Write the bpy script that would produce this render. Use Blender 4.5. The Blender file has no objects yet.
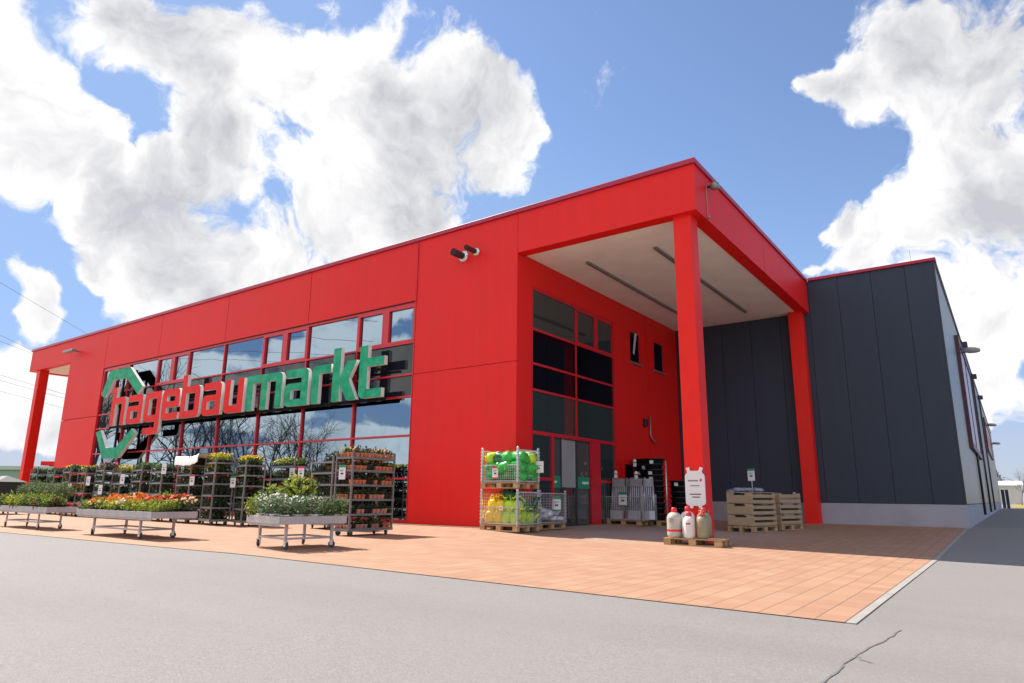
import bpy, math, random
from mathutils import Vector, Matrix, noise as mnoise

S = 0.8                      # plan units -> metres
scene = bpy.context.scene
COL = scene.collection
rng = random.Random(7)
R = math.radians

# ------------------------------------------------------------------ materials
def new_mat(name):
    m = bpy.data.materials.new(name); m.use_nodes = True
    nt = m.node_tree; b = nt.nodes['Principled BSDF']
    return m, nt, b

def N(nt, t, **kw):
    n = nt.nodes.new(t)
    for k, v in kw.items(): setattr(n, k, v)
    return n

def mth(nt, op, a, b=None, clamp=False):
    n = nt.nodes.new('ShaderNodeMath'); n.operation = op; n.use_clamp = clamp
    for i, v in enumerate((a, b)):
        if v is None: continue
        if isinstance(v, (int, float)): n.inputs[i].default_value = v
        else: nt.links.new(v, n.inputs[i])
    return n.outputs[0]

def mixc(nt, fac, a, b):
    n = nt.nodes.new('ShaderNodeMix'); n.data_type = 'RGBA'
    for s, v in ((n.inputs[0], fac), (n.inputs[6], a), (n.inputs[7], b)):
        if isinstance(v, (int, float)): s.default_value = v
        elif isinstance(v, tuple): s.default_value = v if len(v) == 4 else (*v, 1)
        else: nt.links.new(v, s)
    return n.outputs[2]

def ramp(nt, fac, stops):
    n = nt.nodes.new('ShaderNodeValToRGB'); cr = n.color_ramp
    while len(cr.elements) < len(stops): cr.elements.new(0.5)
    for e, (p, c) in zip(cr.elements, stops):
        e.position = p; e.color = (*c, 1) if len(c) == 3 else c
    nt.links.new(fac, n.inputs[0]); return n.outputs[0]

def noise(nt, vec, scale, detail=4, rough=0.55):
    n = nt.nodes.new('ShaderNodeTexNoise'); n.inputs['Scale'].default_value = scale
    n.inputs['Detail'].default_value = detail; n.inputs['Roughness'].default_value = rough
    if vec is not None: nt.links.new(vec, n.inputs['Vector'])
    return n.outputs['Fac']

def plain(name, col, rough=0.5, metal=0.0, var=0.12, scale=6.0, bump=0.0, coat=0.0, spec=0.5):
    """painted / plastic / wood-ish surface with broad tone variation and fine grime"""
    m, nt, b = new_mat(name)
    tc = N(nt, 'ShaderNodeTexCoord')
    f = noise(nt, tc.outputs['Object'], scale, 5)
    c0 = tuple(max(0, v * (1 - var)) for v in col); c1 = tuple(min(1, v * (1 + var)) for v in col)
    nt.links.new(ramp(nt, f, [(0.3, c0), (0.7, c1)]), b.inputs['Base Color'])
    b.inputs['Metallic'].default_value = metal
    g = noise(nt, tc.outputs['Object'], scale * 5, 3)
    nt.links.new(mth(nt, 'ADD', mth(nt, 'MULTIPLY', g, 0.25), max(0.02, rough - 0.12)), b.inputs['Roughness'])
    b.inputs['Specular IOR Level'].default_value = spec
    b.inputs['Coat Weight'].default_value = coat
    if bump:
        bn = N(nt, 'ShaderNodeBump'); bn.inputs['Strength'].default_value = bump
        bn.inputs['Distance'].default_value = 0.01
        nt.links.new(g, bn.inputs['Height']); nt.links.new(bn.outputs[0], b.inputs['Normal'])
    return m

def leafmat(name, dark, light, trans=0.3):
    """each leaf its own tone between two greens"""
    m, nt, b = new_mat(name)
    ge = N(nt, 'ShaderNodeNewGeometry'); oi = N(nt, 'ShaderNodeObjectInfo')
    f = mth(nt, 'FRACT', mth(nt, 'ADD', ge.outputs['Random Per Island'], mth(nt, 'MULTIPLY', oi.outputs['Random'], 0.37)))
    c = ramp(nt, f, [(0.0, dark), (0.6, tuple((a + c2) / 2 for a, c2 in zip(dark, light))), (1.0, light)])
    nt.links.new(c, b.inputs['Base Color']); b.inputs['Roughness'].default_value = 0.55
    tr = N(nt, 'ShaderNodeBsdfTranslucent'); nt.links.new(c, tr.inputs[0])
    mx = N(nt, 'ShaderNodeMixShader'); mx.inputs[0].default_value = trans
    nt.links.new(b.outputs[0], mx.inputs[1]); nt.links.new(tr.outputs[0], mx.inputs[2])
    nt.links.new(mx.outputs[0], nt.nodes['Material Output'].inputs[0])
    return m

def cladmat(name, col, rough, pitch, axis, metal=0.0, var=0.05, coat=0.0, bump=0.15, spec=0.5):
    """micro-profiled sheet metal: fine vertical ribs, faint run marks"""
    m, nt, b = new_mat(name)
    tc = N(nt, 'ShaderNodeTexCoord'); sp = N(nt, 'ShaderNodeSeparateXYZ')
    nt.links.new(tc.outputs['Object'], sp.inputs[0])
    mp = N(nt, 'ShaderNodeMapping'); nt.links.new(tc.outputs['Object'], mp.inputs[0])
    mp.inputs['Scale'].default_value = (1.6, 1.6, 0.12)
    st = noise(nt, mp.outputs[0], 2.2, 5, 0.6)
    big = noise(nt, tc.outputs['Object'], 0.25, 3)
    c0 = tuple(v * (1 - var) for v in col); c1 = tuple(min(1, v * (1 + var)) for v in col)
    c = ramp(nt, mth(nt, 'ADD', mth(nt, 'MULTIPLY', st, 0.6), mth(nt, 'MULTIPLY', big, 0.4)), [(0.35, c0), (0.65, c1)])
    ge = N(nt, 'ShaderNodeNewGeometry'); c = mixc(nt, mth(nt, 'MULTIPLY', ge.outputs['Random Per Island'], .16), c, tuple(v * .72 for v in col))   # batches of panels differ a little
    nt.links.new(c, b.inputs['Base Color'])
    nt.links.new(mth(nt, 'ADD', mth(nt, 'MULTIPLY', st, 0.2), rough - 0.1), b.inputs['Roughness'])
    b.inputs['Metallic'].default_value = metal; b.inputs['Coat Weight'].default_value = coat
    b.inputs['Specular IOR Level'].default_value = spec
    w = mth(nt, 'SINE', mth(nt, 'MULTIPLY', sp.outputs[axis], 2 * math.pi / pitch))
    bn = N(nt, 'ShaderNodeBump'); bn.inputs['Strength'].default_value = bump; bn.inputs['Distance'].default_value = 0.004
    nt.links.new(mth(nt, 'ADD', w, mth(nt, 'MULTIPLY', big, 4.0)), bn.inputs['Height'])
    nt.links.new(bn.outputs[0], b.inputs['Normal'])
    return m

def glassmat(name, col, wob=0.05, rough=0.01, metal=1.0, ior=1.5):
    """coated solar-control glass, panes never quite flat"""
    m, nt, b = new_mat(name)
    tc = N(nt, 'ShaderNodeTexCoord')
    b.inputs['Base Color'].default_value = (*col, 1); b.inputs['Metallic'].default_value = metal
    b.inputs['Roughness'].default_value = rough; b.inputs['IOR'].default_value = ior
    f = noise(nt, tc.outputs['Object'], 0.55, 1)
    bn = N(nt, 'ShaderNodeBump'); bn.inputs['Strength'].default_value = wob; bn.inputs['Distance'].default_value = 0.08
    nt.links.new(f, bn.inputs['Height']); nt.links.new(bn.outputs[0], b.inputs['Normal'])
    d = noise(nt, tc.outputs['Object'], 2.5, 5)
    nt.links.new(mth(nt, 'MULTIPLY', mth(nt, 'POWER', d, 3.0), rough * 4), b.inputs['Roughness'])
    return m

RED = (0.82, 0.014, 0.010)
M = {}
M['red_x'] = cladmat('red_cladding_front', RED, 0.5, 0.10, 0, var=0.06, bump=0.10, spec=.28)
M['red_y'] = cladmat('red_cladding_side', RED, 0.5, 0.10, 1, var=0.06, bump=0.10, spec=.25)
M['red'] = plain('red_paint', (0.82, 0.016, 0.008), 0.45, var=0.05, scale=1.5, spec=.25)
M['red_frame'] = plain('red_window_frame', (0.60, 0.012, 0.022), 0.35, var=0.05, scale=2)
M['coping'] = plain('dark_red_coping', (0.40, 0.012, 0.05), 0.35, var=0.08, scale=1.0)
M['seam'] = plain('dark_seam', (0.10, 0.004, 0.006), 0.8)
M['soffit'] = plain('cream_soffit_board', (0.90, 0.87, 0.81), 0.8, var=0.05, scale=1.2, spec=.2)
M['grey_metal'] = plain('grey_metal', (0.28, 0.28, 0.28), 0.4, metal=0.5, var=0.1)
M['dark_metal'] = plain('dark_metal', (0.05, 0.05, 0.055), 0.45, metal=0.3)
M['zinc'] = plain('galvanised_steel', (0.62, 0.63, 0.63), 0.38, metal=0.7, var=0.14, scale=9)
M['trolley_steel'] = plain('dull_trolley_steel', (0.20, 0.195, 0.19), 0.5, metal=0.3, var=0.2, scale=9)
M['alu'] = plain('aluminium_sheet', (0.46, 0.43, 0.42), 0.5, metal=0.2, var=0.10, scale=4)
M['anthracite_x'] = cladmat('anthracite_cladding', (0.040, 0.052, 0.076), 0.5, 0.06, 0, var=0.08, bump=0.08, spec=.25)
M['side_metal'] = cladmat('pale_side_cladding', (0.20, 0.185, 0.17), 0.36, 0.30, 1, metal=0.6, var=0.08, bump=0.05)
M['plinth'] = plain('grey_concrete_plinth', (0.36, 0.36, 0.41), 0.8, var=0.10, scale=1.2, bump=0.1)
M['glass'] = glassmat('solar_glass', (0.24, 0.31, 0.365), 0.045, 0.008)
M['glass_dark'] = glassmat('dark_spandrel_glass', (0.014, 0.017, 0.024), 0.03, 0.015, metal=0.0, ior=1.5)
M['glass_in'] = glassmat('tinted_entrance_glass', (0.030, 0.044, 0.042), 0.03, 0.01, metal=0.0, ior=1.75)
M['glass_door'] = glassmat('grey_door_glass', (0.085, 0.085, 0.08), 0.03, 0.03, metal=0.0, ior=1.7)
M['glass_black'] = glassmat('black_spandrel_glass', (0.004, 0.004, 0.008), 0.03, 0.02, metal=0.0, ior=1.3)
M['frost'] = plain('frosted_door_film', (0.32, 0.32, 0.31), 0.35, var=0.1, scale=1)
M['black'] = plain('matt_black', (0.012, 0.012, 0.014), 0.6, spec=.05)
M['black_plastic'] = plain('black_plastic', (0.018, 0.018, 0.022), 0.35, var=0.3)
M['white'] = plain('white_card', (0.72, 0.72, 0.74), 0.5, var=0.02)
M['green_card'] = plain('green_card', (0.015, 0.26, 0.11), 0.45, var=0.05)
M['pink_card'] = plain('red_card', (0.65, 0.05, 0.07), 0.5, var=0.05)
M['ink'] = plain('dark_ink', (0.04, 0.04, 0.045), 0.6)
M['redink'] = plain('red_ink', (0.6, 0.03, 0.03), 0.6)
M['steel'] = plain('polished_steel', (0.66, 0.66, 0.64), 0.22, metal=0.9, var=0.1)
M['rubber'] = plain('grey_rubber', (0.05, 0.05, 0.055), 0.7)
M['ply'] = plain('grey_plywood_shelf', (0.17, 0.14, 0.115), 0.7, var=0.2, scale=4)
M['tray'] = plain('black_nursery_tray', (0.02, 0.02, 0.022), 0.5)
M['soil_pot'] = plain('dark_nursery_pot', (0.03, 0.028, 0.026), 0.55)
M['pot_white'] = plain('white_flower_pot', (0.78, 0.77, 0.74), 0.4, var=0.04)
M['pot_orange'] = plain('orange_pot_sleeve', (0.74, 0.24, 0.12), 0.5, var=0.25, scale=25)
M['pot_pink'] = plain('pink_pot_sleeve', (0.72, 0.32, 0.26), 0.5, var=0.25, scale=25)
M['olive'] = plain('grey_olive_enamel', (0.28, 0.25, 0.16), 0.35, var=0.08, scale=4)
M['cream'] = plain('pale_grey_enamel', (0.44, 0.42, 0.36), 0.35, var=0.07, scale=4)
M['bottle_white'] = plain('white_enamel', (0.66, 0.66, 0.65), 0.32, var=0.04)
M['bottle_red'] = plain('red_plastic', (0.62, 0.02, 0.02), 0.35, var=0.06)
M['yellow'] = plain('yellow_plastic', (0.92, 0.64, 0.01), 0.35, var=0.08, scale=3)
M['lime'] = plain('lime_plastic', (0.50, 0.76, 0.04), 0.35, var=0.10, scale=3)
M['green_pl'] = plain('green_plastic', (0.035, 0.42, 0.06), 0.28, var=0.25, scale=5)
M['dkgreen'] = plain('dark_green_plastic', (0.015, 0.14, 0.04), 0.4, var=0.2)
M['sack'] = plain('pale_grey_sack', (0.60, 0.60, 0.64), 0.45, var=0.35, scale=14, bump=0.4)
M['sack_blue'] = plain('blue_grey_wrapped_sack', (0.25, 0.28, 0.36), 0.3, var=0.3, scale=8, bump=0.3)
M['fabric_grey'] = plain('grey_textile', (0.10, 0.10, 0.12), 0.6, var=0.15, scale=12)
M['greylabel'] = plain('printed_sheet', (0.30, 0.28, 0.30), 0.5, var=0.2, scale=18)
M['palegrey'] = plain('pale_grey_board', (0.56, 0.57, 0.62), 0.55, var=0.06)
M['shed_green'] = cladmat('green_corrugated_sheet', (0.26, 0.38, 0.24), 0.55, 0.9, 0, var=0.12, bump=0.5)
M['shed_roof'] = plain('weathered_green_roof', (0.060, 0.095, 0.055), 0.85, var=0.2, spec=.1)
M['lid_grey'] = plain('grey_lid', (0.24, 0.25, 0.24), 0.7, var=0.1, spec=.1)
M['box_green'] = plain('dark_green_container', (0.030, 0.042, 0.036), 0.5, var=0.15)
M['cable'] = plain('overhead_cable', (0.02, 0.02, 0.025), 0.6)
M['kerb'] = plain('pale_concrete_kerb', (0.30, 0.275, 0.245), 0.85, var=0.12, scale=3, bump=0.3)
M['bark'] = plain('grey_brown_bark', (0.14, 0.125, 0.11), 0.9, var=0.3, scale=8)
M['house_wall'] = plain('pale_render', (0.50, 0.50, 0.52), 0.8, var=0.06)
M['roof_white'] = plain('white_sheet_roof', (0.72, 0.72, 0.72), 0.5, var=0.04)
M['navy'] = plain('dark_blue_gate_panel', (0.02, 0.028, 0.06), 0.5)
M['purple_frame'] = plain('dark_maroon_frame', (0.085, 0.022, 0.04), 0.4, var=0.1)
M['poster'] = plain('pale_lilac_poster', (0.46, 0.42, 0.52), 0.4, var=0.05, scale=0.6)
M['sheet_white'] = plain('white_tarpaulin', (0.80, 0.77, 0.72), 0.6, var=0.05)

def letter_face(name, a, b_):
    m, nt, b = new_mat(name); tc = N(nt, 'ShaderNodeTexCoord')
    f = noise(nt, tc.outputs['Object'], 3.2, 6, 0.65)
    nt.links.new(ramp(nt, f, [(0.35, a), (0.56, tuple((x + y) / 2 for x, y in zip(a, b_))), (0.72, b_)]), b.inputs['Base Color'])  # mottled tones; the lighter patches stand for reflections painted into the faces
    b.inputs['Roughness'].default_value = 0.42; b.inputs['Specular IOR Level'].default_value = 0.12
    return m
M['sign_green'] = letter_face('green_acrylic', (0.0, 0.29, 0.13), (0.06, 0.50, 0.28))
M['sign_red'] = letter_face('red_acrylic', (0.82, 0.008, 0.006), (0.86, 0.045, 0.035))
M['sign_side'] = plain('white_letter_return', (0.84, 0.82, 0.79), 0.4, var=0.05)

def woodmat(name, a, b_):
    m, nt, b = new_mat(name); tc = N(nt, 'ShaderNodeTexCoord'); oi = N(nt, 'ShaderNodeNewGeometry')
    mp = N(nt, 'ShaderNodeMapping'); nt.links.new(tc.outputs['Object'], mp.inputs[0]); mp.inputs['Scale'].default_value = (2, 2, 14)
    f = noise(nt, mp.outputs[0], 3.0, 5, 0.6)
    f2 = mth(nt, 'ADD', mth(nt, 'MULTIPLY', f, 0.6), mth(nt, 'MULTIPLY', oi.outputs['Random Per Island'], 0.4))
    nt.links.new(ramp(nt, f2, [(0.25, a), (0.75, b_)]), b.inputs['Base Color']); b.inputs['Roughness'].default_value = 0.75
    return m
M['wood'] = woodmat('pallet_timber', (0.26, 0.15, 0.065), (0.50, 0.33, 0.17))
M['crate_wood'] = woodmat('crate_timber', (0.30, 0.21, 0.125), (0.47, 0.35, 0.22))

M['leaf_dark'] = leafmat('dark_green_leaves', (0.018, 0.032, 0.014), (0.075, 0.125, 0.045))
M['leaf_mid'] = leafmat('green_leaves', (0.03, 0.075, 0.015), (0.16, 0.24, 0.05))
M['leaf_lime'] = leafmat('lime_green_leaves', (0.13, 0.19, 0.02), (0.46, 0.48, 0.06))
M['leaf_grey'] = leafmat('grey_green_leaves', (0.07, 0.115, 0.05), (0.26, 0.33, 0.17))
M['leaf_conifer'] = leafmat('conifer_needles', (0.06, 0.095, 0.035), (0.24, 0.31, 0.12))
M['leaf_rust'] = leafmat('rusty_leaves', (0.10, 0.05, 0.02), (0.34, 0.20, 0.07))
M['fl_orange'] = leafmat('orange_petals', (0.75, 0.17, 0.01), (0.95, 0.40, 0.10), 0.2)
M['fl_red'] = leafmat('red_petals', (0.60, 0.03, 0.02), (0.85, 0.14, 0.07), 0.2)
M['fl_yellow'] = leafmat('yellow_petals', (0.80, 0.48, 0.01), (0.95, 0.78, 0.10), 0.2)
M['fl_white'] = leafmat('white_petals', (0.66, 0.68, 0.55), (0.90, 0.90, 0.84), 0.2)
M['fl_pink'] = leafmat('pink_petals', (0.60, 0.10, 0.16), (0.88, 0.42, 0.44), 0.2)
M['fl_magenta'] = leafmat('magenta_petals', (0.28, 0.02, 0.25), (0.55, 0.10, 0.45), 0.2)
M['fl_pale'] = leafmat('apricot_petals', (0.80, 0.45, 0.30), (0.92, 0.72, 0.55), 0.2)

# ground materials -------------------------------------------------------
def asphalt_mat():
    m, nt, b = new_mat('worn_asphalt'); ge = N(nt, 'ShaderNodeNewGeometry'); P = ge.outputs['Position']
    sp = N(nt, 'ShaderNodeSeparateXYZ'); nt.links.new(P, sp.inputs[0])
    fine = noise(nt, P, 95, 3, 0.7); mid = noise(nt, P, 9, 5); big = noise(nt, P, 0.45, 5, 0.6)
    mp = N(nt, 'ShaderNodeMapping'); nt.links.new(P, mp.inputs[0]); mp.inputs['Scale'].default_value = (0.16, 0.9, 1)
    mp.inputs['Rotation'].default_value = (0, 0, R(-8))
    tracks = noise(nt, mp.outputs[0], 1.0, 4)
    c = ramp(nt, fine, [(0.22, (0.085, 0.079, 0.073)), (0.42, (0.180, 0.168, 0.156)), (0.58, (0.220, 0.205, 0.190)), (0.80, (0.38, 0.355, 0.33))])
    c = mixc(nt, mth(nt, 'MULTIPLY', mth(nt, 'SUBTRACT', big, 0.40), 1.1, True), c, (0.228, 0.211, 0.195))
    c = mixc(nt, mth(nt, 'MULTIPLY', mth(nt, 'SUBTRACT', tracks, 0.50), 1.6, True), c, (0.148, 0.142, 0.138))
    c = mixc(nt, mth(nt, 'MULTIPLY', mth(nt, 'SUBTRACT', mid, 0.55), 1.2, True), c, (0.140, 0.133, 0.127))
    vo = N(nt, 'ShaderNodeTexVoronoi'); vo.inputs['Scale'].default_value = 0.55; nt.links.new(P, vo.inputs['Vector'])
    spot = mth(nt, 'LESS_THAN', mth(nt, 'ADD', vo.outputs['Distance'], mth(nt, 'MULTIPLY', mid, .10)), .075)      # old oil drips and gum
    c = mixc(nt, mth(nt, 'MULTIPLY', spot, .30), c, (0.085, 0.08, 0.078))
    # the younger bay of asphalt beyond the joint, a little pinker and rougher
    wob = mth(nt, 'MULTIPLY', mth(nt, 'SUBTRACT', noise(nt, P, 3.0, 4), 0.5), 0.25)
    side = mth(nt, 'GREATER_THAN', mth(nt, 'ADD', sp.outputs[0], wob), 4.17)
    pale = mixc(nt, 0.5, c, (0.205, 0.186, 0.178))
    c = mixc(nt, mth(nt, 'MULTIPLY', side, 0.55), c, pale)
    grit = noise(nt, P, 38, 2, 0.6)
    c = mixc(nt, mth(nt, 'MULTIPLY', mth(nt, 'SUBTRACT', grit, 0.54), 1.5, True), c, (0.31, 0.29, 0.27))
    c = mixc(nt, mth(nt, 'MULTIPLY', mth(nt, 'SUBTRACT', 0.44, grit), 1.8, True), c, (0.115, 0.107, 0.10))
    nt.links.new(c, b.inputs['Base Color']); b.inputs['Roughness'].default_value = 0.88
    bn = N(nt, 'ShaderNodeBump'); bn.inputs['Strength'].default_value = 0.5; bn.inputs['Distance'].default_value = 0.006
    nt.links.new(fine, bn.inputs['Height']); nt.links.new(bn.outputs[0], b.inputs['Normal'])
    return m
M['asphalt'] = asphalt_mat()

def paving_mat():
    m, nt, b = new_mat('terracotta_paving'); ge = N(nt, 'ShaderNodeNewGeometry'); P = ge.outputs['Position']
    sp = N(nt, 'ShaderNodeSeparateXYZ'); nt.links.new(P, sp.inputs[0])
    tx, ty = 0.235, 0.30
    ux = mth(nt, 'DIVIDE', mth(nt, 'SUBTRACT', sp.outputs[0], 3.86), tx); uy = mth(nt, 'DIVIDE', mth(nt, 'ADD', sp.outputs[1], 8.0), ty)
    cx = mth(nt, 'FLOOR', ux); cy = mth(nt, 'FLOOR', uy)
    cb = N(nt, 'ShaderNodeCombineXYZ'); nt.links.new(cx, cb.inputs[0]); nt.links.new(cy, cb.inputs[1])
    wn = N(nt, 'ShaderNodeTexWhiteNoise'); wn.noise_dimensions = '2D'; nt.links.new(cb.outputs[0], wn.inputs['Vector'])
    mp = N(nt, 'ShaderNodeMapping'); nt.links.new(P, mp.inputs[0]); mp.inputs['Scale'].default_value = (0.5, 1.9, 1)
    band = noise(nt, mp.outputs[0], 1.4, 6, .65)
    fac = mth(nt, 'ADD', mth(nt, 'MULTIPLY', wn.outputs['Value'], 0.40), mth(nt, 'MULTIPLY', band, 0.62))
    c = ramp(nt, fac, [(0.1, (0.30, 0.150, 0.085)), (0.40, (0.345, 0.182, 0.104)), (0.65, (0.375, 0.208, 0.122)), (0.95, (0.43, 0.262, 0.158))])
    grain = noise(nt, P, 60, 4, 0.7)
    c = mixc(nt, mth(nt, 'MULTIPLY', mth(nt, 'SUBTRACT', grain, 0.45), 0.9, True), c, (0.26, 0.15, 0.105))
    blot = noise(nt, P, 1.3, 5)
    c = mixc(nt, mth(nt, 'MULTIPLY', mth(nt, 'SUBTRACT', blot, 0.55), 1.4, True), c, (0.40, 0.285, 0.205))
    # worn pale patches by the door
    dv = N(nt, 'ShaderNodeVectorMath'); dv.operation = 'DISTANCE'; nt.links.new(P, dv.inputs[0]); dv.inputs[1].default_value = (-2.6, 2.6, 0)
    worn = mth(nt, 'MULTIPLY', mth(nt, 'SUBTRACT', 1.0, mth(nt, 'DIVIDE', dv.outputs['Value'], 4.2), True), mth(nt, 'MULTIPLY', noise(nt, P, 0.9, 5), 1.6))
    c = mixc(nt, mth(nt, 'MINIMUM', worn, 0.75), c, (0.37, 0.34, 0.345))
    # joints
    def edge(u):
        f = mth(nt, 'FRACT', u); return mth(nt, 'MINIMUM', f, mth(nt, 'SUBTRACT', 1.0, f))
    jx = mth(nt, 'LESS_THAN', edge(ux), 0.028); jy = mth(nt, 'LESS_THAN', edge(uy), 0.013)
    j = mth(nt, 'MAXIMUM', jx, mth(nt, 'MULTIPLY', jy, 0.55))
    c = mixc(nt, mth(nt, 'MULTIPLY', j, 0.72), c, (0.12, 0.075, 0.055))
    nt.links.new(c, b.inputs['Base Color']); b.inputs['Roughness'].default_value = 0.8
    bn = N(nt, 'ShaderNodeBump'); bn.inputs['Strength'].default_value = 0.4; bn.inputs['Distance'].default_value = 0.004
    nt.links.new(mth(nt, 'SUBTRACT', mth(nt, 'MULTIPLY', grain, 0.4), j), bn.inputs['Height']); nt.links.new(bn.outputs[0], b.inputs['Normal'])
    return m
M['paving'] = paving_mat()
M['field'] = plain('dry_yellow_field', (0.30, 0.22, 0.055), 0.9, var=0.3, scale=0.3)
M['seal'] = plain('dark_crack_seal', (0.145, 0.137, 0.13), 0.85, var=0.25, scale=8)

# ------------------------------------------------------------------ mesh builder
class MB:
    def __init__(s): s.v = []; s.f = []; s.mi = []
    def add(s, vs, fs, mi=0):
        o = len(s.v); s.v += [tuple(v) for v in vs]; s.f += [tuple(i + o for i in f) for f in fs]; s.mi += [mi] * len(fs)
    def box(s, x0, x1, y0, y1, z0, z1, mi=0):
        s.add([(x0, y0, z0), (x1, y0, z0), (x1, y1, z0), (x0, y1, z0), (x0, y0, z1), (x1, y0, z1), (x1, y1, z1), (x0, y1, z1)],
              [(0, 3, 2, 1), (4, 5, 6, 7), (0, 1, 5, 4), (1, 2, 6, 5), (2, 3, 7, 6), (3, 0, 4, 7)], mi)
    def bar(s, a, b, w, h=None, mi=0, up=(0, 0, 1)):
        a = Vector(a); b = Vector(b); d = (b - a).normalized(); h = h or w
        u = Vector(up)
        if abs(d.dot(u)) > 0.95: u = Vector((0, 1, 0))
        r = d.cross(u).normalized(); t = r.cross(d)
        vs = [p + r * (sx * w / 2) + t * (sz * h / 2) for p in (a, b) for sx, sz in ((-1, -1), (1, -1), (1, 1), (-1, 1))]
        s.add(vs, [(0, 1, 2, 3), (7, 6, 5, 4), (0, 4, 5, 1), (1, 5, 6, 2), (2, 6, 7, 3), (3, 7, 4, 0)], mi)
    def tube(s, pts, rad, n=8, mi=0, caps=True):
        pts = [Vector(p) for p in pts]; rad = rad if isinstance(rad, (list, tuple)) else [rad] * len(pts)
        vs = []; fs = []
        for i, p in enumerate(pts):
            d = (pts[min(i + 1, len(pts) - 1)] - pts[max(i - 1, 0)]).normalized()
            u = Vector((0, 0, 1)) if abs(d.z) < 0.9 else Vector((1, 0, 0))
            r = d.cross(u).normalized(); t = r.cross(d)
            for k in range(n):
                a = 2 * math.pi * k / n; vs.append(p + r * (math.cos(a) * rad[i]) + t * (math.sin(a) * rad[i]))
        for i in range(len(pts) - 1):
            for k in range(n):
                fs.append((i * n + k, i * n + (k + 1) % n, (i + 1) * n + (k + 1) % n, (i + 1) * n + k))
        if caps: fs.append(tuple(range(n - 1, -1, -1))); fs.append(tuple((len(pts) - 1) * n + k for k in range(n)))
        s.add(vs, fs, mi)
    def lathe(s, prof, n=20, c=(0, 0, 0), mi=0, sx=1.0, sy=1.0, caps=True):
        vs = []; fs = []
        for (r, z) in prof:
            for k in range(n):
                a = 2 * math.pi * k / n; vs.append((c[0] + r * sx * math.cos(a), c[1] + r * sy * math.sin(a), c[2] + z))
        for i in range(len(prof) - 1):
            for k in range(n): fs.append((i * n + k, i * n + (k + 1) % n, (i + 1) * n + (k + 1) % n, (i + 1) * n + k))
        if caps:
            fs.append(tuple(range(n - 1, -1, -1))); fs.append(tuple((len(prof) - 1) * n + k for k in range(n)))
        s.add(vs, fs, mi)
    def leaf(s, p, size, rg, asp=0.6, up=0.0, mi=0):
        d = Vector((rg.gauss(0, 1), rg.gauss(0, 1), rg.gauss(0, 1) + up)).normalized()
        u = d.orthogonal().normalized(); u = Matrix.Rotation(rg.random() * 6.28, 3, d) @ u
        w = size * asp / 2; p = Vector(p); m = p + d * size * 0.5
        nrm = d.cross(u) * size * 0.12
        s.add([p, m + u * w + nrm, p + d * size, m - u * w + nrm], [(0, 1, 2, 3)], mi)
    def petal(s, p, size, rg, mi=0, up=0.7):
        nrm = Vector((rg.gauss(0, .6), rg.gauss(0, .6) - 0.3, up)).normalized()
        u = nrm.orthogonal().normalized(); t = nrm.cross(u); p = Vector(p)
        s.add([p + (u * math.cos(a) + t * math.sin(a)) * size / 2 for a in [k * 1.2566 for k in range(5)]], [(0, 1, 2, 3, 4)], mi)
    def data(s, name, mats, smooth=False):
        me = bpy.data.meshes.new(name); me.from_pydata([tuple(v) for v in s.v], [], s.f); 
        for m in (mats if isinstance(mats, (list, tuple)) else [mats]): me.materials.append(M[m] if isinstance(m, str) else m)
        me.polygons.foreach_set('material_index', s.mi)
        if smooth: me.polygons.foreach_set('use_smooth', [True] * len(me.polygons))
        me.update(); return me
    def build(s, name, mats, parent=None, smooth=False, loc=None, bevel=0):
        return link(name, s.data(name, mats, smooth), parent, loc, bevel)

def link(name, me, parent=None, loc=None, bevel=0):
    o = bpy.data.objects.new(name, me); COL.objects.link(o)
    if parent: o.parent = parent
    if loc: o.location = loc
    if bevel:
        b = o.modifiers.new('bevel', 'BEVEL'); b.width = bevel; b.segments = 2; b.limit_method = 'ANGLE'
    return o

def tag(o, label=None, cat=None, group=None, kind=None):
    if label: o['label'] = label
    if cat: o['category'] = cat
    if group: o['group'] = group
    if kind: o['kind'] = kind
    return o

def thing(name, label, cat, loc=(0, 0, 0), rz=0.0, group=None):
    o = bpy.data.objects.new(name, None); COL.objects.link(o); o.empty_display_size = 0.2
    o.location = loc; o.rotation_euler = (0, 0, rz)
    return tag(o, label, cat, group)

def dup(root, loc, rz=None, label=None, group=None, scale=None):
    r = root.copy(); COL.objects.link(r); r.location = loc
    if rz is not None: r.rotation_euler = (0, 0, rz)
    if scale: r.scale = (scale,) * 3 if isinstance(scale, (int, float)) else scale
    if label: r['label'] = label
    if group: r['group'] = group
    for ch in list(root.children):
        c = ch.copy(); COL.objects.link(c); c.parent = r
        for g in list(ch.children):
            d = g.copy(); COL.objects.link(d); d.parent = c
    return r

def first_or_dup(root, used, *a, **k):
    if root.name not in used:
        used.add(root.name); loc = a[0]; root.location = loc
        if k.get('rz') is not None: root.rotation_euler = (0, 0, k['rz'])
        if k.get('scale'): root.scale = (k['scale'],) * 3 if isinstance(k['scale'], (int, float)) else k['scale']
        if k.get('label'): root['label'] = k['label']
        if k.get('group'): root['group'] = k['group']
        return root
    return dup(root, *a, **k)
USED = set()

# ------------------------------------------------------------------ terrain
def sst(a, b, x):
    t = max(0, min(1, (x - a) / (b - a))); return t * t * (3 - 2 * t)
def zg(x, y):
    """the forecourt falls away from the buildings by one to two percent for drainage"""
    x /= S; y /= S
    D = .19 + .012 * max(-6, min(7, x)); b = 13.72
    zc = -D * max(0, min(1, 1 - y / b)) if y > 0 else -D
    zf = -.13 * sst(0, 3.5, -y); w = sst(-7.5, -4.5, x)
    return (w * zc + (1 - w) * zf) * S

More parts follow.
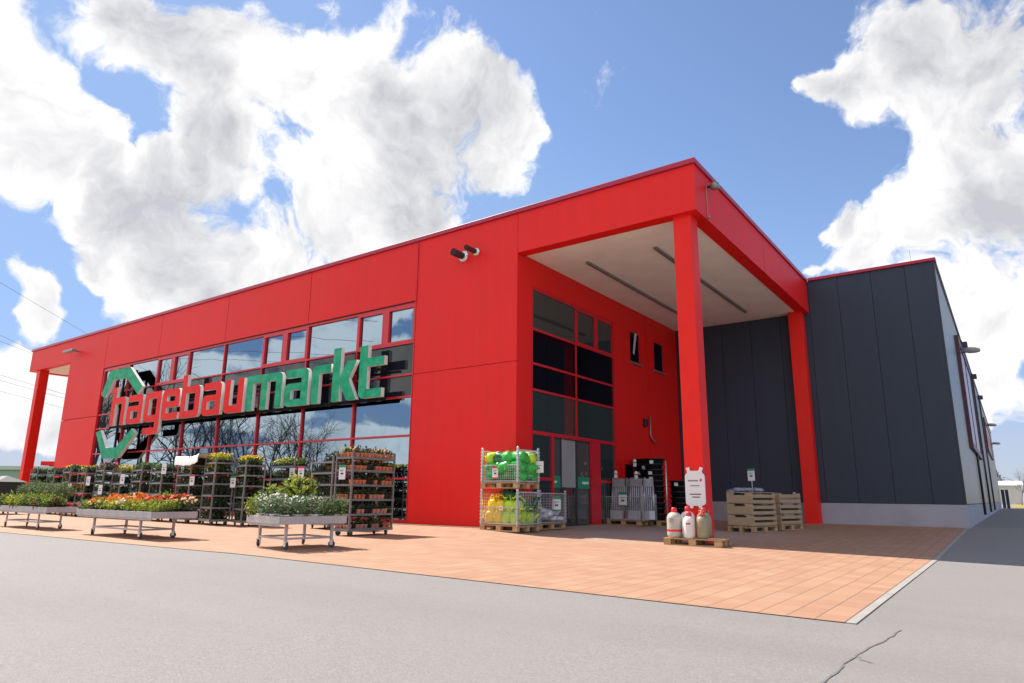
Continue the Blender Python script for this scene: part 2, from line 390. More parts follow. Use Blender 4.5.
def frange(a, b, st):
    n = round((b - a) / st); return [a + (b - a) * i / n for i in range(n + 1)]
XK, YF = 3.86, -7.72
Yb = 13.72 * S
gx = sorted(set([-3000, -900, -300, -120, -80, -60] + frange(-52, -10, 1.5) + frange(-10, XK, 0.45) + [3.97] + frange(4.4, 10, .8) + [14, 20, 40, 90, 300, 1000, 3000]))
gy = sorted(set([-3000, -900, -300, -120, -60, -30, -20] + frange(-18, YF, 1.0) + frange(YF, 0, .4) + frange(0, Yb, .55) + frange(Yb, 20, 1.1) + [30, 60, 120, 300, 1000, 3000]))
def skew(x, y):
    """the street edge of the paving runs a touch off square"""
    return y + (x - XK) * .036 * max(0, min(1, (y + 4) / (YF + 4))) if y < -4 else y
def sheet(name, xs, ys, dz, mat):
    mb = MB(); nx = len(xs)
    yk = skew if name == 'paving' else (lambda x, y: y)
    vs = [(x, yk(x, y), zg(x, yk(x, y)) + dz) for y in ys for x in xs]
    fs = [(j * nx + i, j * nx + i + 1, (j + 1) * nx + i + 1, (j + 1) * nx + i) for j in range(len(ys) - 1) for i in range(nx - 1)]
    mb.add(vs, fs); o = mb.build(name, mat, smooth=True); tag(o, kind='structure'); return o
sheet('ground', gx, gy, -0.008, 'asphalt')
sheet('paving', [x for x in gx if -52 <= x <= XK + 1e-6], [y for y in gy if YF - 1e-6 <= y <= Yb + 1e-6], 0.0, 'paving')
mb = MB()
ys = [y for y in gy if YF - 1e-6 <= y <= Yb + 1e-6]
for y0, y1 in zip(ys[:-1], ys[1:]):
    a = XK + 0.006; b_ = XK + 0.085
    z0, z1 = zg(XK, y0), zg(XK, y1)
    mb.add([(a, y0, z0 - .06), (b_, y0, z0 - .06), (b_, y1, z1 - .06), (a, y1, z1 - .06), (a, y0, z0 + .001), (b_, y0, z0 + .001), (b_, y1, z1 + .001), (a, y1, z1 + .001)],
           [(4, 5, 6, 7), (1, 2, 6, 5), (3, 0, 4, 7)] + ([(0, 1, 5, 4)] if y0 == ys[0] else []))
tag(mb.build('kerb', 'kerb'), kind='structure')
# sealed crack in the asphalt
mb = MB(); rg = random.Random(3)
def crack(pts, w):
    pp = []
    for (a, b_) in zip(pts[:-1], pts[1:]):
        for k in range(6):
            t = k / 6; pp.append((a[0] + (b_[0] - a[0]) * t + rg.gauss(0, .006), a[1] + (b_[1] - a[1]) * t + rg.gauss(0, .006)))
    pp.append(pts[-1]); L = []; Rr = []
    for i, p in enumerate(pp):
        d = Vector((pp[min(i + 1, len(pp) - 1)][0] - pp[max(i - 1, 0)][0], pp[min(i + 1, len(pp) - 1)][1] - pp[max(i - 1, 0)][1])).normalized()
        ww = w * (0.45 + 0.75 * rg.random()); n = Vector((-d.y, d.x)) * ww
        L.append((p[0] + n.x, p[1] + n.y)); Rr.append((p[0] - n.x, p[1] - n.y))
    k = len(pp); mb.add([(x, y, zg(x, y) - .004) for x, y in L + Rr], [(k + i, k + i + 1, i + 1, i) for i in range(k - 1)])
crack([(4.27, -7.75), (4.22, -8.35), (4.15, -8.95), (4.14, -9.35), (4.13, -9.9), (4.10, -10.6)], .007)
crack([(4.15, -8.97), (4.21, -9.07), (4.28, -9.13)], .007)
o = mb.build('road_crack_seal', 'seal'); tag(o, kind='structure')
mb = MB(); mb.box(4.9, 400, 90, 900, -.4, .03); tag(mb.build('field', 'field'), kind='structure')

# ------------------------------------------------------------------ store building
H, HF, ZP = 10.766 * S, 9.16 * S, 10.60 * S
W, A, B = 48.73 * S, 6.354 * S, 13.717 * S
C2, Z1 = 4.95 * S, .86 * S
XP0, XP1, XW1 = -42.0 * S, -37.0 * S, -11.13 * S        # pylon left, pylon right = window left, window right
ZT = [8.2 * S, 6.63 * S, 5.40 * S, 4.57 * S, 3.12 * S, 1.57 * S, 0.0]
DB = -0.6                                                # foundations below ground
store = thing('store_building', 'long red clad store with big window front and corner entrance canopy', 'building', (0, 0, 0))
G = 0.014                                                # half joint between cladding panels
mb = MB()
bay = (XW1 - XP1) / 8
for k in range(4):                                       # upper band
    mb.box(XP1 + 2 * k * bay + G, XP1 + 2 * (k + 1) * bay - G, 0, .12, ZT[0] + .03, ZP)
mb.build('upper_cladding', 'red_x', store)
mb = MB(); mb.box(XP0, XP1 - G, 0, .12, 5.35 * S + G, ZP); mb.box(XP0, XP1 - G, 0, .12, DB, 5.35 * S - G)
mb.build('pier_cladding', 'red_x', store)
mb = MB(); mb.box(XW1 + G + .03, -A, 0, .12, 5.37 * S + .008, ZP); mb.box(XW1 + G + .03, -A, 0, .12, DB, 5.37 * S - .008)
mb.build('pier_cladding', 'red_x', store)
mb = MB(); mb.box(-A + G, 0, 0, .36, HF, ZP)
mb.build('canopy_fascia', 'red_x', store)
mb = MB(); m1 = 6.9 * S
mb.box(-.36, 0, .3605, m1 - G, HF, ZP); mb.box(-.36, 0, m1 + G, B - .004, HF, ZP)
mb.build('canopy_fascia', 'red_y', store)
mb = MB(); mb.box(-W, XP0 - G, 0, .3, HF, ZP); mb.box(-W, -W + .3, .3005, 1.75, HF, ZP); mb.box(-W, XP0 - G, 1.751, 2.05, HF, ZP)
mb.build('canopy_fascia', 'red_x', store)
mb = MB(); mb.box(-W + .301, XP0 - .02, .301, 1.75, HF + .05, HF + .10); mb.build('soffit', 'soffit', store)
# backing behind joints, body and roof
mb = MB(); mb.box(XP0 + .02, -A - .02, .125, .16, ZT[0] + .05, ZP - .01); mb.box(XP0 + .02, XP1, .125, .16, DB, ZT[0]); mb.box(XW1 + .05, -A - .02, .125, .16, DB, ZT[0])
mb.build('joint_backing', 'seam', store)
mb = MB(); mb.box(XP0 + .01, -A - .35, .36, 28, DB, ZP - .02); mb.build('building_core', 'black', store)
mb = MB(); mb.box(-W + .05, -.05, .05, B + 14, ZP + .001, ZP + .06); mb.build('roof', 'grey_metal', store)
mb = MB()
mb.box(-W - .05, .05, -.06, .30, ZP + .004, H); mb.box(-.30, .05, .3005, B - .06, ZP + .004, H); mb.box(-W - .05, -W + .3, .3005, 2.1, ZP + .004, H)
mb.build('coping', 'coping', store, bevel=.012)
# canopy soffit
mb = MB(); zs = HF + .03
mb.box(-A + .002, -.361, .361, 1.96 * S - .008, zs, zs + .05); mb.box(-A + .002, -.361, 1.96 * S + .008, B - .004, zs, zs + .05)
sf = mb.build('soffit', 'soffit', store)
for xl, y0, y1 in ((-4.87 * S, 2.2 * S, 10.5 * S), (-2.27 * S, 2.2 * S, 11.9 * S)):
    m2 = MB(); m2.box(xl - .05, xl + .05, y0, y1, zs - .055, zs - .001); m2.box(xl - .035, xl + .035, y0 + .02, y1 - .02, zs - .075, zs - .056)
    m2.build('strip_light', 'grey_metal', sf)
# columns
for nm, x0, x1, y0, y1 in (('column', -.635, -.20, .16, .60), ('column', -.635, -.17, 10.55, B - .004)):
    mb = MB(); mb.box(x0, x1, y0, y1, DB, HF + .029); mb.build(nm, 'red', store, bevel=.012)
mb = MB(); mb.box(-38.16, -37.72, .09, .55, DB, HF + .04); mb.build('column', 'red', store, bevel=.012)

# front windows: one per bay
SPLIT = {0, 2, 5, 7}
for k in range(8):
    x0 = XP1 + k * bay; x1 = x0 + bay
    fr = MB(); pv = MB(); pu = MB(); pd = MB(); t = .055
    fr.box(x0, x0 + t / 2, .03, .13, DB, ZT[0]); fr.box(x1 - t / 2, x1, .03, .13, DB, ZT[0])
    def rail(z, h): fr.box(x0 + t / 2 + .001, x1 - t / 2 - .001, .032, .13, z - h / 2, z + h / 2)
    for z in ZT[1:6]: rail(z, .055)
    rail(ZT[0] - .035, .07); rail(.0 + .05, .10)
    edges = [ZT[0] - .07] + ZT[1:6] + [.10]
    for r in range(6):
        zt = edges[r] - (.0275 if r else 0); zb = edges[r + 1] + (.0275 if r < 5 else 0)
        tgt = pd if r in (1, 2) else (pu if r == 0 else pv)
        if r == 0 and k in SPLIT:
            xm = (x0 + x1) / 2
            fr.box(xm - .075, xm + .075, .028, .13, zb + .001, zt - .001)
            for a, b_ in ((x0 + t / 2, xm - .075), (xm + .075, x1 - t / 2)):       # casement frames
                fr.box(a + .001, b_ - .001, .026, .12, zt - .075, zt - .001); fr.box(a + .001, b_ - .001, .026, .12, zb + .001, zb + .075)
                fr.box(a + .001, a + .07, .026, .12, zb + .076, zt - .076); fr.box(b_ - .07, b_ - .001, .026, .12, zb + .076, zt - .076)
        j = rng.uniform(-.0015, .0015); j2 = rng.uniform(-.0015, .0015)              # panes never sit perfectly square
        tgt.add([(x0 + t / 2, .10 + j, zb), (x1 - t / 2, .10 - j, zb), (x1 - t / 2, .10 - j + j2, zt), (x0 + t / 2, .10 + j + j2, zt)], [(0, 1, 2, 3)])
    w = fr.build('window', 'red_frame', store)
    pv.build('pane', 'glass', w); pu.build('pane', 'glass', w); pd.build('spandrel_pane', 'glass_dark', w)
mb = MB(); mb.box(XW1 + .002, XW1 + .03, -.01, .13, DB, ZP - .02); mb.box(XW1 + .035, XW1 + .05, -.03, .0, 8.2 * S, ZP - .02)
mb.build('edge_trim', 'red_frame', store)
mb = MB(); mb.box(XP1 - .01, XW1 + .0, -.012, .05, ZT[0] + .002, ZT[0] + .028); mb.build('edge_trim', 'seam', store)

# entrance wall (faces +x)
XE = -A
Y0, YM, Y1 = .88 * S, 3.93 * S, 6.98 * S
DZ = 3.12 * S
mb = MB()
mb.box(XE - .15, XE, .122, Y0, DB, HF + .028)
mb.box(XE - .15, XE, Y0 + .001, Y1 - .001, ZT[0] + .002, HF + .028)
jy = 10.15 * S
mb.box(XE - .15, XE, Y1, jy - G, DB, HF + .028); mb.box(XE - .15, XE, jy + G, B - .003, DB, HF + .028)
mb.build('entrance_wall', 'red_y', store)
mb = MB(); mb.box(XE - .30, XE - .155, .17, B - .003, DB, HF + .02); mb.build('wall_backing', 'seam', store)
zr = [8.1 * S, 6.68 * S, 5.46 * S, 4.55 * S, 3.12 * S]
fr = MB(); pv = MB(); pd = MB(); xf = XE - .045
fr.box(XE - .12, XE + .012, Y0 - .0, Y0 + .05, DB, ZT[0]); fr.box(XE - .12, XE + .012, Y1 - .06, Y1, DB, ZT[0])
fr.box(XE - .12, XE - .02, YM - .035, YM + .035, 3.12 * S, ZT[0] - .081)
def rail2(z, h, a=Y0 + .051, b_=Y1 - .061): fr.box(XE - .118, XE - .018, a, b_, z - h / 2, z + h / 2)
rail2(ZT[0] - .04, .08)
for z in zr[1:4]: 
    rail2(z, .065, Y0 + .051, YM - .036); rail2(z, .065, YM + .036, Y1 - .061)
rail2(3.12 * S - .02, .10)
EP = []
def pane(tg, y0, y1, z0, z1, x=xf):
    q = MB() if tg in (pv, pd) else tg; q.add([(x, y0, z0), (x, y1, z0), (x, y1, z1), (x, y0, z1)], [(0, 1, 2, 3)])
    if q is not tg: EP.append((q, 'pane' if tg is pv else 'spandrel_pane', 'glass_in' if tg is pv else 'glass_black'))
cols = ((Y0 + .05, YM - .035), (YM + .035, Y1 - .06))
for ci, (a, b_) in enumerate(cols):
    tops = [ZT[0] - .08] + zr[1:4] + [3.12 * S]
    for r in range(4):
        pane(pd if r in (1, 2) else pv, a, b_, tops[r + 1] + .032, tops[r] - (.032 if r else 0))
ys5 = 5.5 * S; fr.box(XE - .117, XE - .015, ys5 - .06, ys5 + .06, 6.68 * S + .034, ZT[0] - .082)
for a, b_ in ((YM + .036, ys5 - .061), (ys5 + .061, Y1 - .061)):
    fr.box(XE - .116, XE - .012, a, a + .05, 6.68 * S + .09, ZT[0] - .14); fr.box(XE - .116, XE - .012, b_ - .05, b_, 6.68 * S + .09, ZT[0] - .14)
    fr.box(XE - .116, XE - .012, a, b_, ZT[0] - .139, ZT[0] - .083); fr.box(XE - .116, XE - .012, a, b_, 6.68 * S + .034, 6.68 * S + .089)
# ground row: side lights and sliding door
YD0, YD1, YD2, YD3 = 2.24 * S, 2.85 * S, 3.93 * S, 4.88 * S
YR = 5.62 * S
fr.box(XE - .12, XE + .0, YD0 - .05, YD0 + .05, DB, 3.12 * S - .071); fr.box(XE - .12, XE + .01, YD3 + .02, YR, DB, 3.12 * S - .071)
fr.box(XE - .118, XE - .018, Y0 + .051, YD0 - .051, 1.52 * S, 1.62 * S); fr.box(XE - .118, XE - .018, YR + .001, Y1 - .061, 1.52 * S, 1.62 * S)
pane(pv, Y0 + .05, YD0 - .05, -.3, 3.12 * S - .07); pane(pv, YR, Y1 - .06, -.3, 3.12 * S - .07)
w = fr.build('window', 'red_frame', store)
for q, nm, gm in EP: q.build(nm, gm, w)
pv = pd = None
dr = MB()
for a, b_ in ((YD0 + .05, YD1), (YD1 + .0, YD2), (YD2, YD3 + .02)):
    dr.box(XE - .085, XE - .045, a + .002, a + .035, -.12, 3.0 * S); dr.box(XE - .085, XE - .045, b_ - .035, b_ - .002, -.12, 3.0 * S)
    dr.box(XE - .084, XE - .046, a + .036, b_ - .036, -.12, .02)
dr.box(XE - .11, XE - .03, YD0 + .051, YD3 + .019, 3.0 * S + .002, 3.12 * S - .072)
d = dr.build('door', 'dark_metal', store)
for ya, yb_ in ((YD0 + .085, YD1 - .035), (YD2 + .035, YD3 - .016)):
    dp = MB(); pane(dp, ya, yb_, .0, 3.0 * S, XE - .066); dp.build('pane', 'glass_door', d)
dp = MB(); pane(dp, YD1 + .035, YD2 - .035, 1.05, 3.0 * S, XE - .068); dp.build('frosted_pane', 'frost', d)
dp = MB(); pane(dp, YD1 + .035, YD2 - .035, .0, 1.05, XE - .068); dp.build('pane', 'glass_in', d)
st = MB(); st.box(XE - .044, XE - .040, YD2 + .05, YD3 - .03, 1.02, 1.36); st.box(XE - .0395, XE - .038, YD2 + .30, YD3 - .09, 1.16, 1.23, 1)
st2 = MB(); st2.box(XE - .044, XE - .040, YD0 + .08, YD1 - .05, 1.02, 1.36); st2.box(XE - .0395, XE - .038, YD0 + .12, YD0 + .25, 1.16, 1.22, 1)
st.build('door_sticker', ['green_card', 'white'], d); st2.build('door_sticker', ['green_card', 'white'], d)
# two slit windows
for y0, y1, ajar in ((8.38 * S, 9.42 * S, 1), (10.88 * S, 12.0 * S, 0)):
    fr = MB(); x = XE + .022; z0, z1 = 6.74 * S, 8.18 * S
    fr.box(XE - .02, x, y0, y0 + .07, z0, z1); fr.box(XE - .02, x, y1 - .07, y1, z0, z1); fr.box(XE - .02, x, y0 + .071, y1 - .071, z1 - .07, z1); fr.box(XE - .02, x, y0 + .071, y1 - .071, z0, z0 + .05)
    w = fr.build('window', 'red_frame', store); g = MB(); pane(g, y0 + .07, y1 - .07, z0 + .05, z1 - .07, XE + .006); g.build('pane', 'glass_black', w)
    sl = MB(); sl.box(XE - .02, XE + .10, y0 - .03, y1 + .05, z0 - .05, z0 - .006); sl.build('sill', 'grey_metal', w)
    if ajar:
        s2 = MB(); s2.add([(XE + .012, y0 + .30, z0 + .35), (XE + .012, y0 + .40, z0 + .30), (XE + .14, y0 + .38, z1 - .12), (XE + .14, y0 + .20, z1 - .12)], [(0, 1, 2, 3)]); s2.build('tilted_sash', 'palegrey', w)
# small service doors low on the entrance wall
for y0, y1 in ((7.55 * S, 8.55 * S), (9.9 * S, 11.2 * S)):
    mb = MB(); mb.box(XE - .02, XE + .02, y0, y1, -.15, 2.05); dd = mb.build('door', 'red', store)
    m2 = MB(); m2.box(XE + .021, XE + .028, y0 + .12, y1 - .12, 1.1, 1.85); m2.build('pane', 'glass_black', dd)

# anthracite warehouse wing -------------------------------------------------
wing = thing('warehouse_wing', 'dark anthracite clad hall with grey concrete plinth and red roof edge', 'building', (0, 0, 0))
mb = MB(); xs = [-A + .002] + [-A + .002 + (C2 + A) * k / 9 for k in range(1, 9)] + [1.27 * S, 2.59 * S, 3.88 * S]
xs = [-A + .004, -4.02 * S, -2.65 * S, -1.3 * S, 0.02, 1.27 * S, 2.59 * S, 3.88 * S, C2 - .03]
for a, b_ in zip(xs[:-1], xs[1:]): mb.box(a + .006, b_ - .006, B, B + .1, Z1, H - .1)
mb.build('front_cladding', 'anthracite_x', wing)
mb = MB(); mb.box(-A + .01, C2 - .04, B + .105, B + .14, Z1, H - .11); mb.build('joint_backing', 'black', wing)
mb = MB(); mb.box(-A + .006, C2 + .02, B - .012, B + .09, DB, Z1 - .012); mb.box(C2 - .1, C2 + .021, B + .0905, B + 9, DB, Z1 - .012)
for k in range(1, 8): mb.box(C2 - .1, C2 + .021, B + 9 * k + .03, B + 9 * (k + 1), DB, Z1 - .012)
mb.build('plinth', 'plinth', wing)
mb = MB(); mb.box(C2 - .028, C2 + .012, B - .004, B + .12, Z1, H - .1); mb.build('corner_trim', 'dark_metal', wing)
mb = MB(); L = 72
for k in range(13): mb.box(C2 - .1, C2, B + .121 + 5.7 * k, B + 5.7 * (k + 1) + .10, Z1 + .01, H - .1)
mb.build('side_cladding', 'side_metal', wing)
mb = MB(); mb.box(-A, C2 - .11, B + .15, B + L, DB, H - .14); mb.build('building_core', 'black', wing)
mb = MB(); mb.box(.055, C2 + .07, B - .07, B + .3, H - .098, H + .01); mb.build('coping', 'coping', wing, bevel=.012)
mb = MB(); mb.box(C2 - .3, C2 + .06, B + .3005, B + L + .05, H - .098, H + .008); mb.build('roof_edge', 'grey_metal', wing)
for yy in (24.0, 34.5, 45):
    mb = MB(); mb.tube([(C2 + .07, yy, Z1 - .5), (C2 + .07, yy, 2.9), (C2 + .07, yy + .02, H - .3)], .05, 8); mb.build('downpipe', 'dark_metal', wing, smooth=True)
    mb = MB(); mb.box(C2 + .005, C2 + .3, yy + .3, yy + .8, H - .55, H - .30); mb.build('gutter_box', 'dark_metal', wing)
mb = MB(); mb.tube([(3.3, B + .4, H), (3.3, B + .4, H + .55)], .008, 6); mb.build('lightning_rod', 'grey_metal', wing)
# scupper / device and overflow pipe on the entrance wall
mb = MB(); mb.box(XE + .001, XE + .12, 9.55 * S, 9.8 * S, 3.22, 3.5); tag(mb.build('alarm_box', 'black_plastic', bevel=.02), 'small black box mounted on the shaded red entrance wall', 'alarm box')
mb = MB(); y = 10.2 * S; mb.tube([(XE + .05, y, 3.62), (XE + .05, y, 2.95), (XE + .07, y + .06, 2.82), (XE + .10, y + .2, 2.74), (XE + .10, y + .42, 2.74)], .03, 8)
tag(mb.build('vent_pipe', 'grey_metal', smooth=True), 'thin pale bent pipe on the shaded red wall below the slit windows', 'pipe')

# ------------------------------------------------------------------ channel letter sign
def fillet(poly, r=.0):
    """poly: list of (x, y) or (x, y, radius)"""
    out = []; n = len(poly)
    for i, p in enumerate(poly):
        rad = p[2] if len(p) > 2 else 0
        if not rad: out.append((p[0], p[1])); continue
        a = Vector(poly[i - 1][:2]); b = Vector(p[:2]); c = Vector(poly[(i + 1) % n][:2])
        u = (a - b).normalized(); v = (c - b).normalized(); ang = u.angle(v); t = min(rad / math.tan(ang / 2), (a - b).length * .49, (c - b).length * .49)
        rr = t * math.tan(ang / 2); p0 = b + u * t; p1 = b + v * t; ctr = b + (u + v).normalized() * (rr / math.sin(ang / 2))
        a0 = math.atan2(p0.y - ctr.y, p0.x - ctr.x); a1 = math.atan2(p1.y - ctr.y, p1.x - ctr.x); da = (a1 - a0 + math.pi) % (2 * math.pi) - math.pi
        for k in range(6): a_ = a0 + da * k / 5; out.append((ctr.x + rr * math.cos(a_), ctr.y + rr * math.sin(a_)))
    return out

def extrude_outline(loops, y0, y1, name, mats, parent, sx=1, sz=1, ox=0, oz=0):
    """loops in (x, z); even-odd filled; front at y0, back at y1; mats = front, side, back"""
    cu = bpy.data.curves.new(name, 'CURVE'); cu.dimensions = '2D'; cu.fill_mode = 'BOTH'; cu.extrude = abs(y1 - y0) / 2
    for lp in loops:
        sp = cu.splines.new('POLY'); sp.points.add(len(lp) - 1); sp.use_cyclic_u = True
        for q, (x, z) in zip(sp.points, lp): q.co = (ox + x * sx, oz + z * sz, 0, 1)
    tmp = bpy.data.objects.new('tmp', cu); COL.objects.link(tmp)
    dg = bpy.context.evaluated_depsgraph_get(); me = bpy.data.meshes.new_from_object(tmp.evaluated_get(dg))
    bpy.data.objects.remove(tmp); bpy.data.curves.remove(cu)
    me.transform(Matrix.Translation((0, (y0 + y1) / 2, 0)) @ Matrix.Rotation(R(90), 4, 'X'))
    me.name = name
    me.materials.clear()
    for m in mats: me.materials.append(M[m])
    for p in me.polygons:
        p.use_smooth = False
        p.material_index = 0 if p.normal.y < -.7 else (2 if p.normal.y > .7 else 1)
    return link(name, me, parent)

def mk(w, ch):
    t, q, A_, D, r = .29, .22, 1.38, .42, .17
    L = {
     'h': [[(0, 0), (0, A_), (t, A_), (t, 1), (w, 1, r), (w, 0), (w - t, 0), (w - t, 1 - q, .05), (t, 1 - q), (t, 0)]],
     'a': [[(.04, 1), (w, 1, r), (w, 0), (0, 0, r), (0, .62, r), (w - t, .62), (w - t, 1 - q, .05), (.04, 1 - q)], [(t, .18), (w - t, .18), (w - t, .43), (t, .43)]],
     'g': [[(0, 1, r), (w, 1), (w, -D, r), (.06, -D), (.06, -D + q), (w - t, -D + q), (w - t, 0), (0, 0, r)], [(t, q), (w - t, q), (w - t, 1 - q), (t, 1 - q)]],
     'e': [[(0, 0, r), (0, 1, r), (w, 1, r), (w, .40), (t, .40), (t, q, .05), (w - .04, q), (w - .04, 0)], [(t, .60), (w - t, .60), (w - t, 1 - q), (t, 1 - q)]],
     'b': [[(0, 0), (0, A_), (t, A_), (t, 1), (w, 1, r), (w, 0, r)], [(t, q), (w - t, q), (w - t, 1 - q), (t, 1 - q)]],
     'u': [[(0, 1), (t, 1), (t, q, .05), (w - t, q), (w - t, 1), (w, 1), (w, 0), (0, 0, r)]],
     'm': [[(0, 0), (0, 1), (w, 1, r), (w, 0), (w - t, 0), (w - t, 1 - q, .05), (w / 2 + t / 2, 1 - q), (w / 2 + t / 2, 0), (w / 2 - t / 2, 0), (w / 2 - t / 2, 1 - q), (t, 1 - q), (t, 0)]],
     'r': [[(0, 0), (0, 1, r), (w, 1), (w, 1 - q), (t, 1 - q, .05), (t, 0)]],
     'k': [[(0, 0), (0, A_), (t, A_), (t, .62), (w - .40, 1), (w - .04, 1), (t + .34, .53), (w, 0), (w - .36, 0), (t, .42), (t, 0)]],
     't': [[(0, 0, r), (0, 1.32), (t, 1.32), (t, 1), (w, 1), (w, 1 - q), (t, 1 - q), (t, q, .05), (w - .06, q), (w - .06, 0)]],
    }
    return [fillet(l) for l in L[ch]]

sign = thing('store_sign', 'big red and green channel letters with green bracket emblem across the window front', 'sign', (0, 0, 0))
XH, ZB = 1.25, 3.65
YL0, YL1 = -.40, -.27
spec = [('h', -27.27, -25.95, 0), ('a', -25.75, -24.4, 0), ('g', -24.2, -22.85, 0), ('e', -22.75, -21.40, 0), ('b', -21.28, -19.90, 0), ('a', -19.70, -18.42, 0), ('u', -18.20, -16.98, 0),
        ('m', -16.76, -14.69, 1), ('a', -14.55, -13.28, 1), ('r', -13.09, -12.15, 1), ('k', -12.06, -10.88, 1), ('t', -10.80, -9.70, 1)]
for ch, x0, x1, g in spec:
    loops = [[(x, z) for x, z in lp] for lp in mk((x1 - x0) / XH, ch)]
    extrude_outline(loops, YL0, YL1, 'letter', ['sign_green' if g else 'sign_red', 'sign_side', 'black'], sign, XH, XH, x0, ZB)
up = fillet([(-28.46, 5.12), (-27.93, 6.22, .25), (-25.98, 6.22, .3), (-24.62, 5.24), (-25.0, 4.92), (-26.22, 5.76, .15), (-27.40, 5.76, .12), (-28.08, 4.98)])
lo = fillet([(-28.46, 3.42), (-27.5, 2.22, .25), (-26.0, 2.22, .3), (-24.72, 3.22), (-25.10, 3.44), (-26.3, 2.68, .15), (-27.25, 2.68, .12), (-28.02, 3.50)])
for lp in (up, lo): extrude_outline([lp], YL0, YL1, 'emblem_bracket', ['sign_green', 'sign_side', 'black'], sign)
mb = MB(); mb.box(-27.6, -9.8, -.235, -.17, 3.56, 3.66); mb.box(-27.6, -9.8, -.235, -.17, 4.50, 4.56)
for x in (-27.0, -25.9): mb.box(x - .05, x + .05, -.165, -.10, 2.3, 6.1)
for k in range(7): mb.box(-23 + 2.05 * k - .03, -23 + 2.05 * k + .03, -.168, .05, 3.58, 3.64)
mb.build('mounting_rail', 'black', sign)

# ------------------------------------------------------------------ wall fittings
def steam_pipe(x, z, r, L, label):
    t = thing('exhaust_pipe', label, 'exhaust pipe', (x, 0, z), 0)
    n = 20; mb = MB(); mb.lathe([(r * 1.75, 0), (r * 1.75, .02), (r * 1.2, .05), (r * 1.05, .06)], n); o = mb.build('flange', 'steel', t, smooth=True); o.rotation_euler = (R(90), 0, 0)
    mb = MB(); d = Vector((-.10, -1, .06)).normalized()
    p0 = Vector((0, -.02, 0)); p1 = Vector((0, -.10, 0)); p2 = p1 + d * L
    mb.tube([p0, p1, p1 + d * .1, p2], r, 18, 0, caps=False); mb.tube([p2, p1 + d * .12], r * .93, 18, 1, caps=True); mb.tube([p2 - d * .03, p2 + d * .004], [r * 1.04, r * 1.04], 18, 0, caps=False)
    mb.build('spout', ['dark_metal', 'black'], t, smooth=False)
steam_pipe(-7.03, 7.62, .105, .33, 'larger steel exhaust pipe with round flange high on red wall')
steam_pipe(-6.55, 7.66, .075, .33, 'smaller steel exhaust pipe beside a larger one high on red wall')
t = thing('floodlight', 'slim grey floodlight bracket high on the far red pier', 'floodlight', (-40.8 * S, 0, 9.68 * S))
mb = MB(); mb.bar((0, 0, 0), (0.1, -.35, .02), .06); mb.build('bracket', 'grey_metal', t)
mb = MB(); mb.box(-.75, .35, -.52, -.28, -.06, .06); mb.build('lamp_head', 'grey_metal', t, bevel=.02)
t = thing('wall_lamp', 'small round grey security camera under roof edge at the red canopy corner', 'wall lamp', (0, .85, 8.22))  # security camera with its conduit, grouped under the wall lamp name
mb = MB(); mb.tube([(0, 0, 0), (.12, 0, -.02)], .035, 10); mb.build('bracket', 'dark_metal', t)
mb = MB(); mb.lathe([(.03, -.10), (.10, -.08), (.12, 0), (.09, .07), (.03, .1)], 16, (.19, 0, -.02)); mb.build('lamp_head', 'grey_metal', t, smooth=True)
mb = MB(); mb.tube([(.012, -.1, .0), (.012, -.1, -.78)], .010, 6); mb.box(0, .05, -.14, -.06, -.86, -.78); mb.build('conduit', 'grey_metal', t)
for k, (yy, z) in enumerate(((21.2, 7.2), (57, 7.1), (79, 7.0))):
    t = thing('wall_lamp', ['nearest long arm lamp on the pale side wall', 'second long arm lamp further along the pale side wall', 'farthest long arm lamp on the pale side wall'][k], 'wall lamp', (C2, yy, z), 0, 'arm lamps along the side wall')
    mb = MB(); mb.box(0, .06, -.15, .15, -.15, .15); mb.bar((.05, 0, 0), (.28, 0, .04), .07); mb.build('arm', 'dark_metal', t)
    mb = MB(); mb.lathe([(.02, -.45), (.10, -.38), (.14, -.1), (.12, .15), (.07, .28), (.02, .3)], 14, sy=.45); o = mb.build('lamp_head', 'grey_metal', t, smooth=True); o.location = (.52, 0, .09); o.rotation_euler = (0, R(96), 0)
def billboard(y0, y1, z0, z1, label, stripes):
    t = thing('billboard', label, 'billboard', (C2, y0, z0))
    w, h = y1 - y0, z1 - z0
    mb = MB(); mb.box(.001, .14, 0, .25, 0, h); mb.box(.001, .14, w - .25, w, 0, h); mb.box(.001, .14, .2505, w - .2505, 0, .25); mb.box(.001, .14, .2505, w - .2505, h - .25, h); mb.build('frame', 'purple_frame', t)
    mb = MB(); mb.box(.001, .09, .251, w - .251, .251, h - .251); 
    if stripes:
        for k in range(7): mb.box(.091, .098, .5 + k * (w - 1) / 7, .5 + (k + .55) * (w - 1) / 7, h * .25, h * .75, 1)
    mb.build('poster', ['poster', 'bottle_red'], t)
billboard(19.0, 29.5, 2.9, 7.6, 'large framed poster board with maroon frame on the pale side wall', False)
billboard(50, 66, 4.6, 7.2, 'distant red and white board on the pale side wall', True)

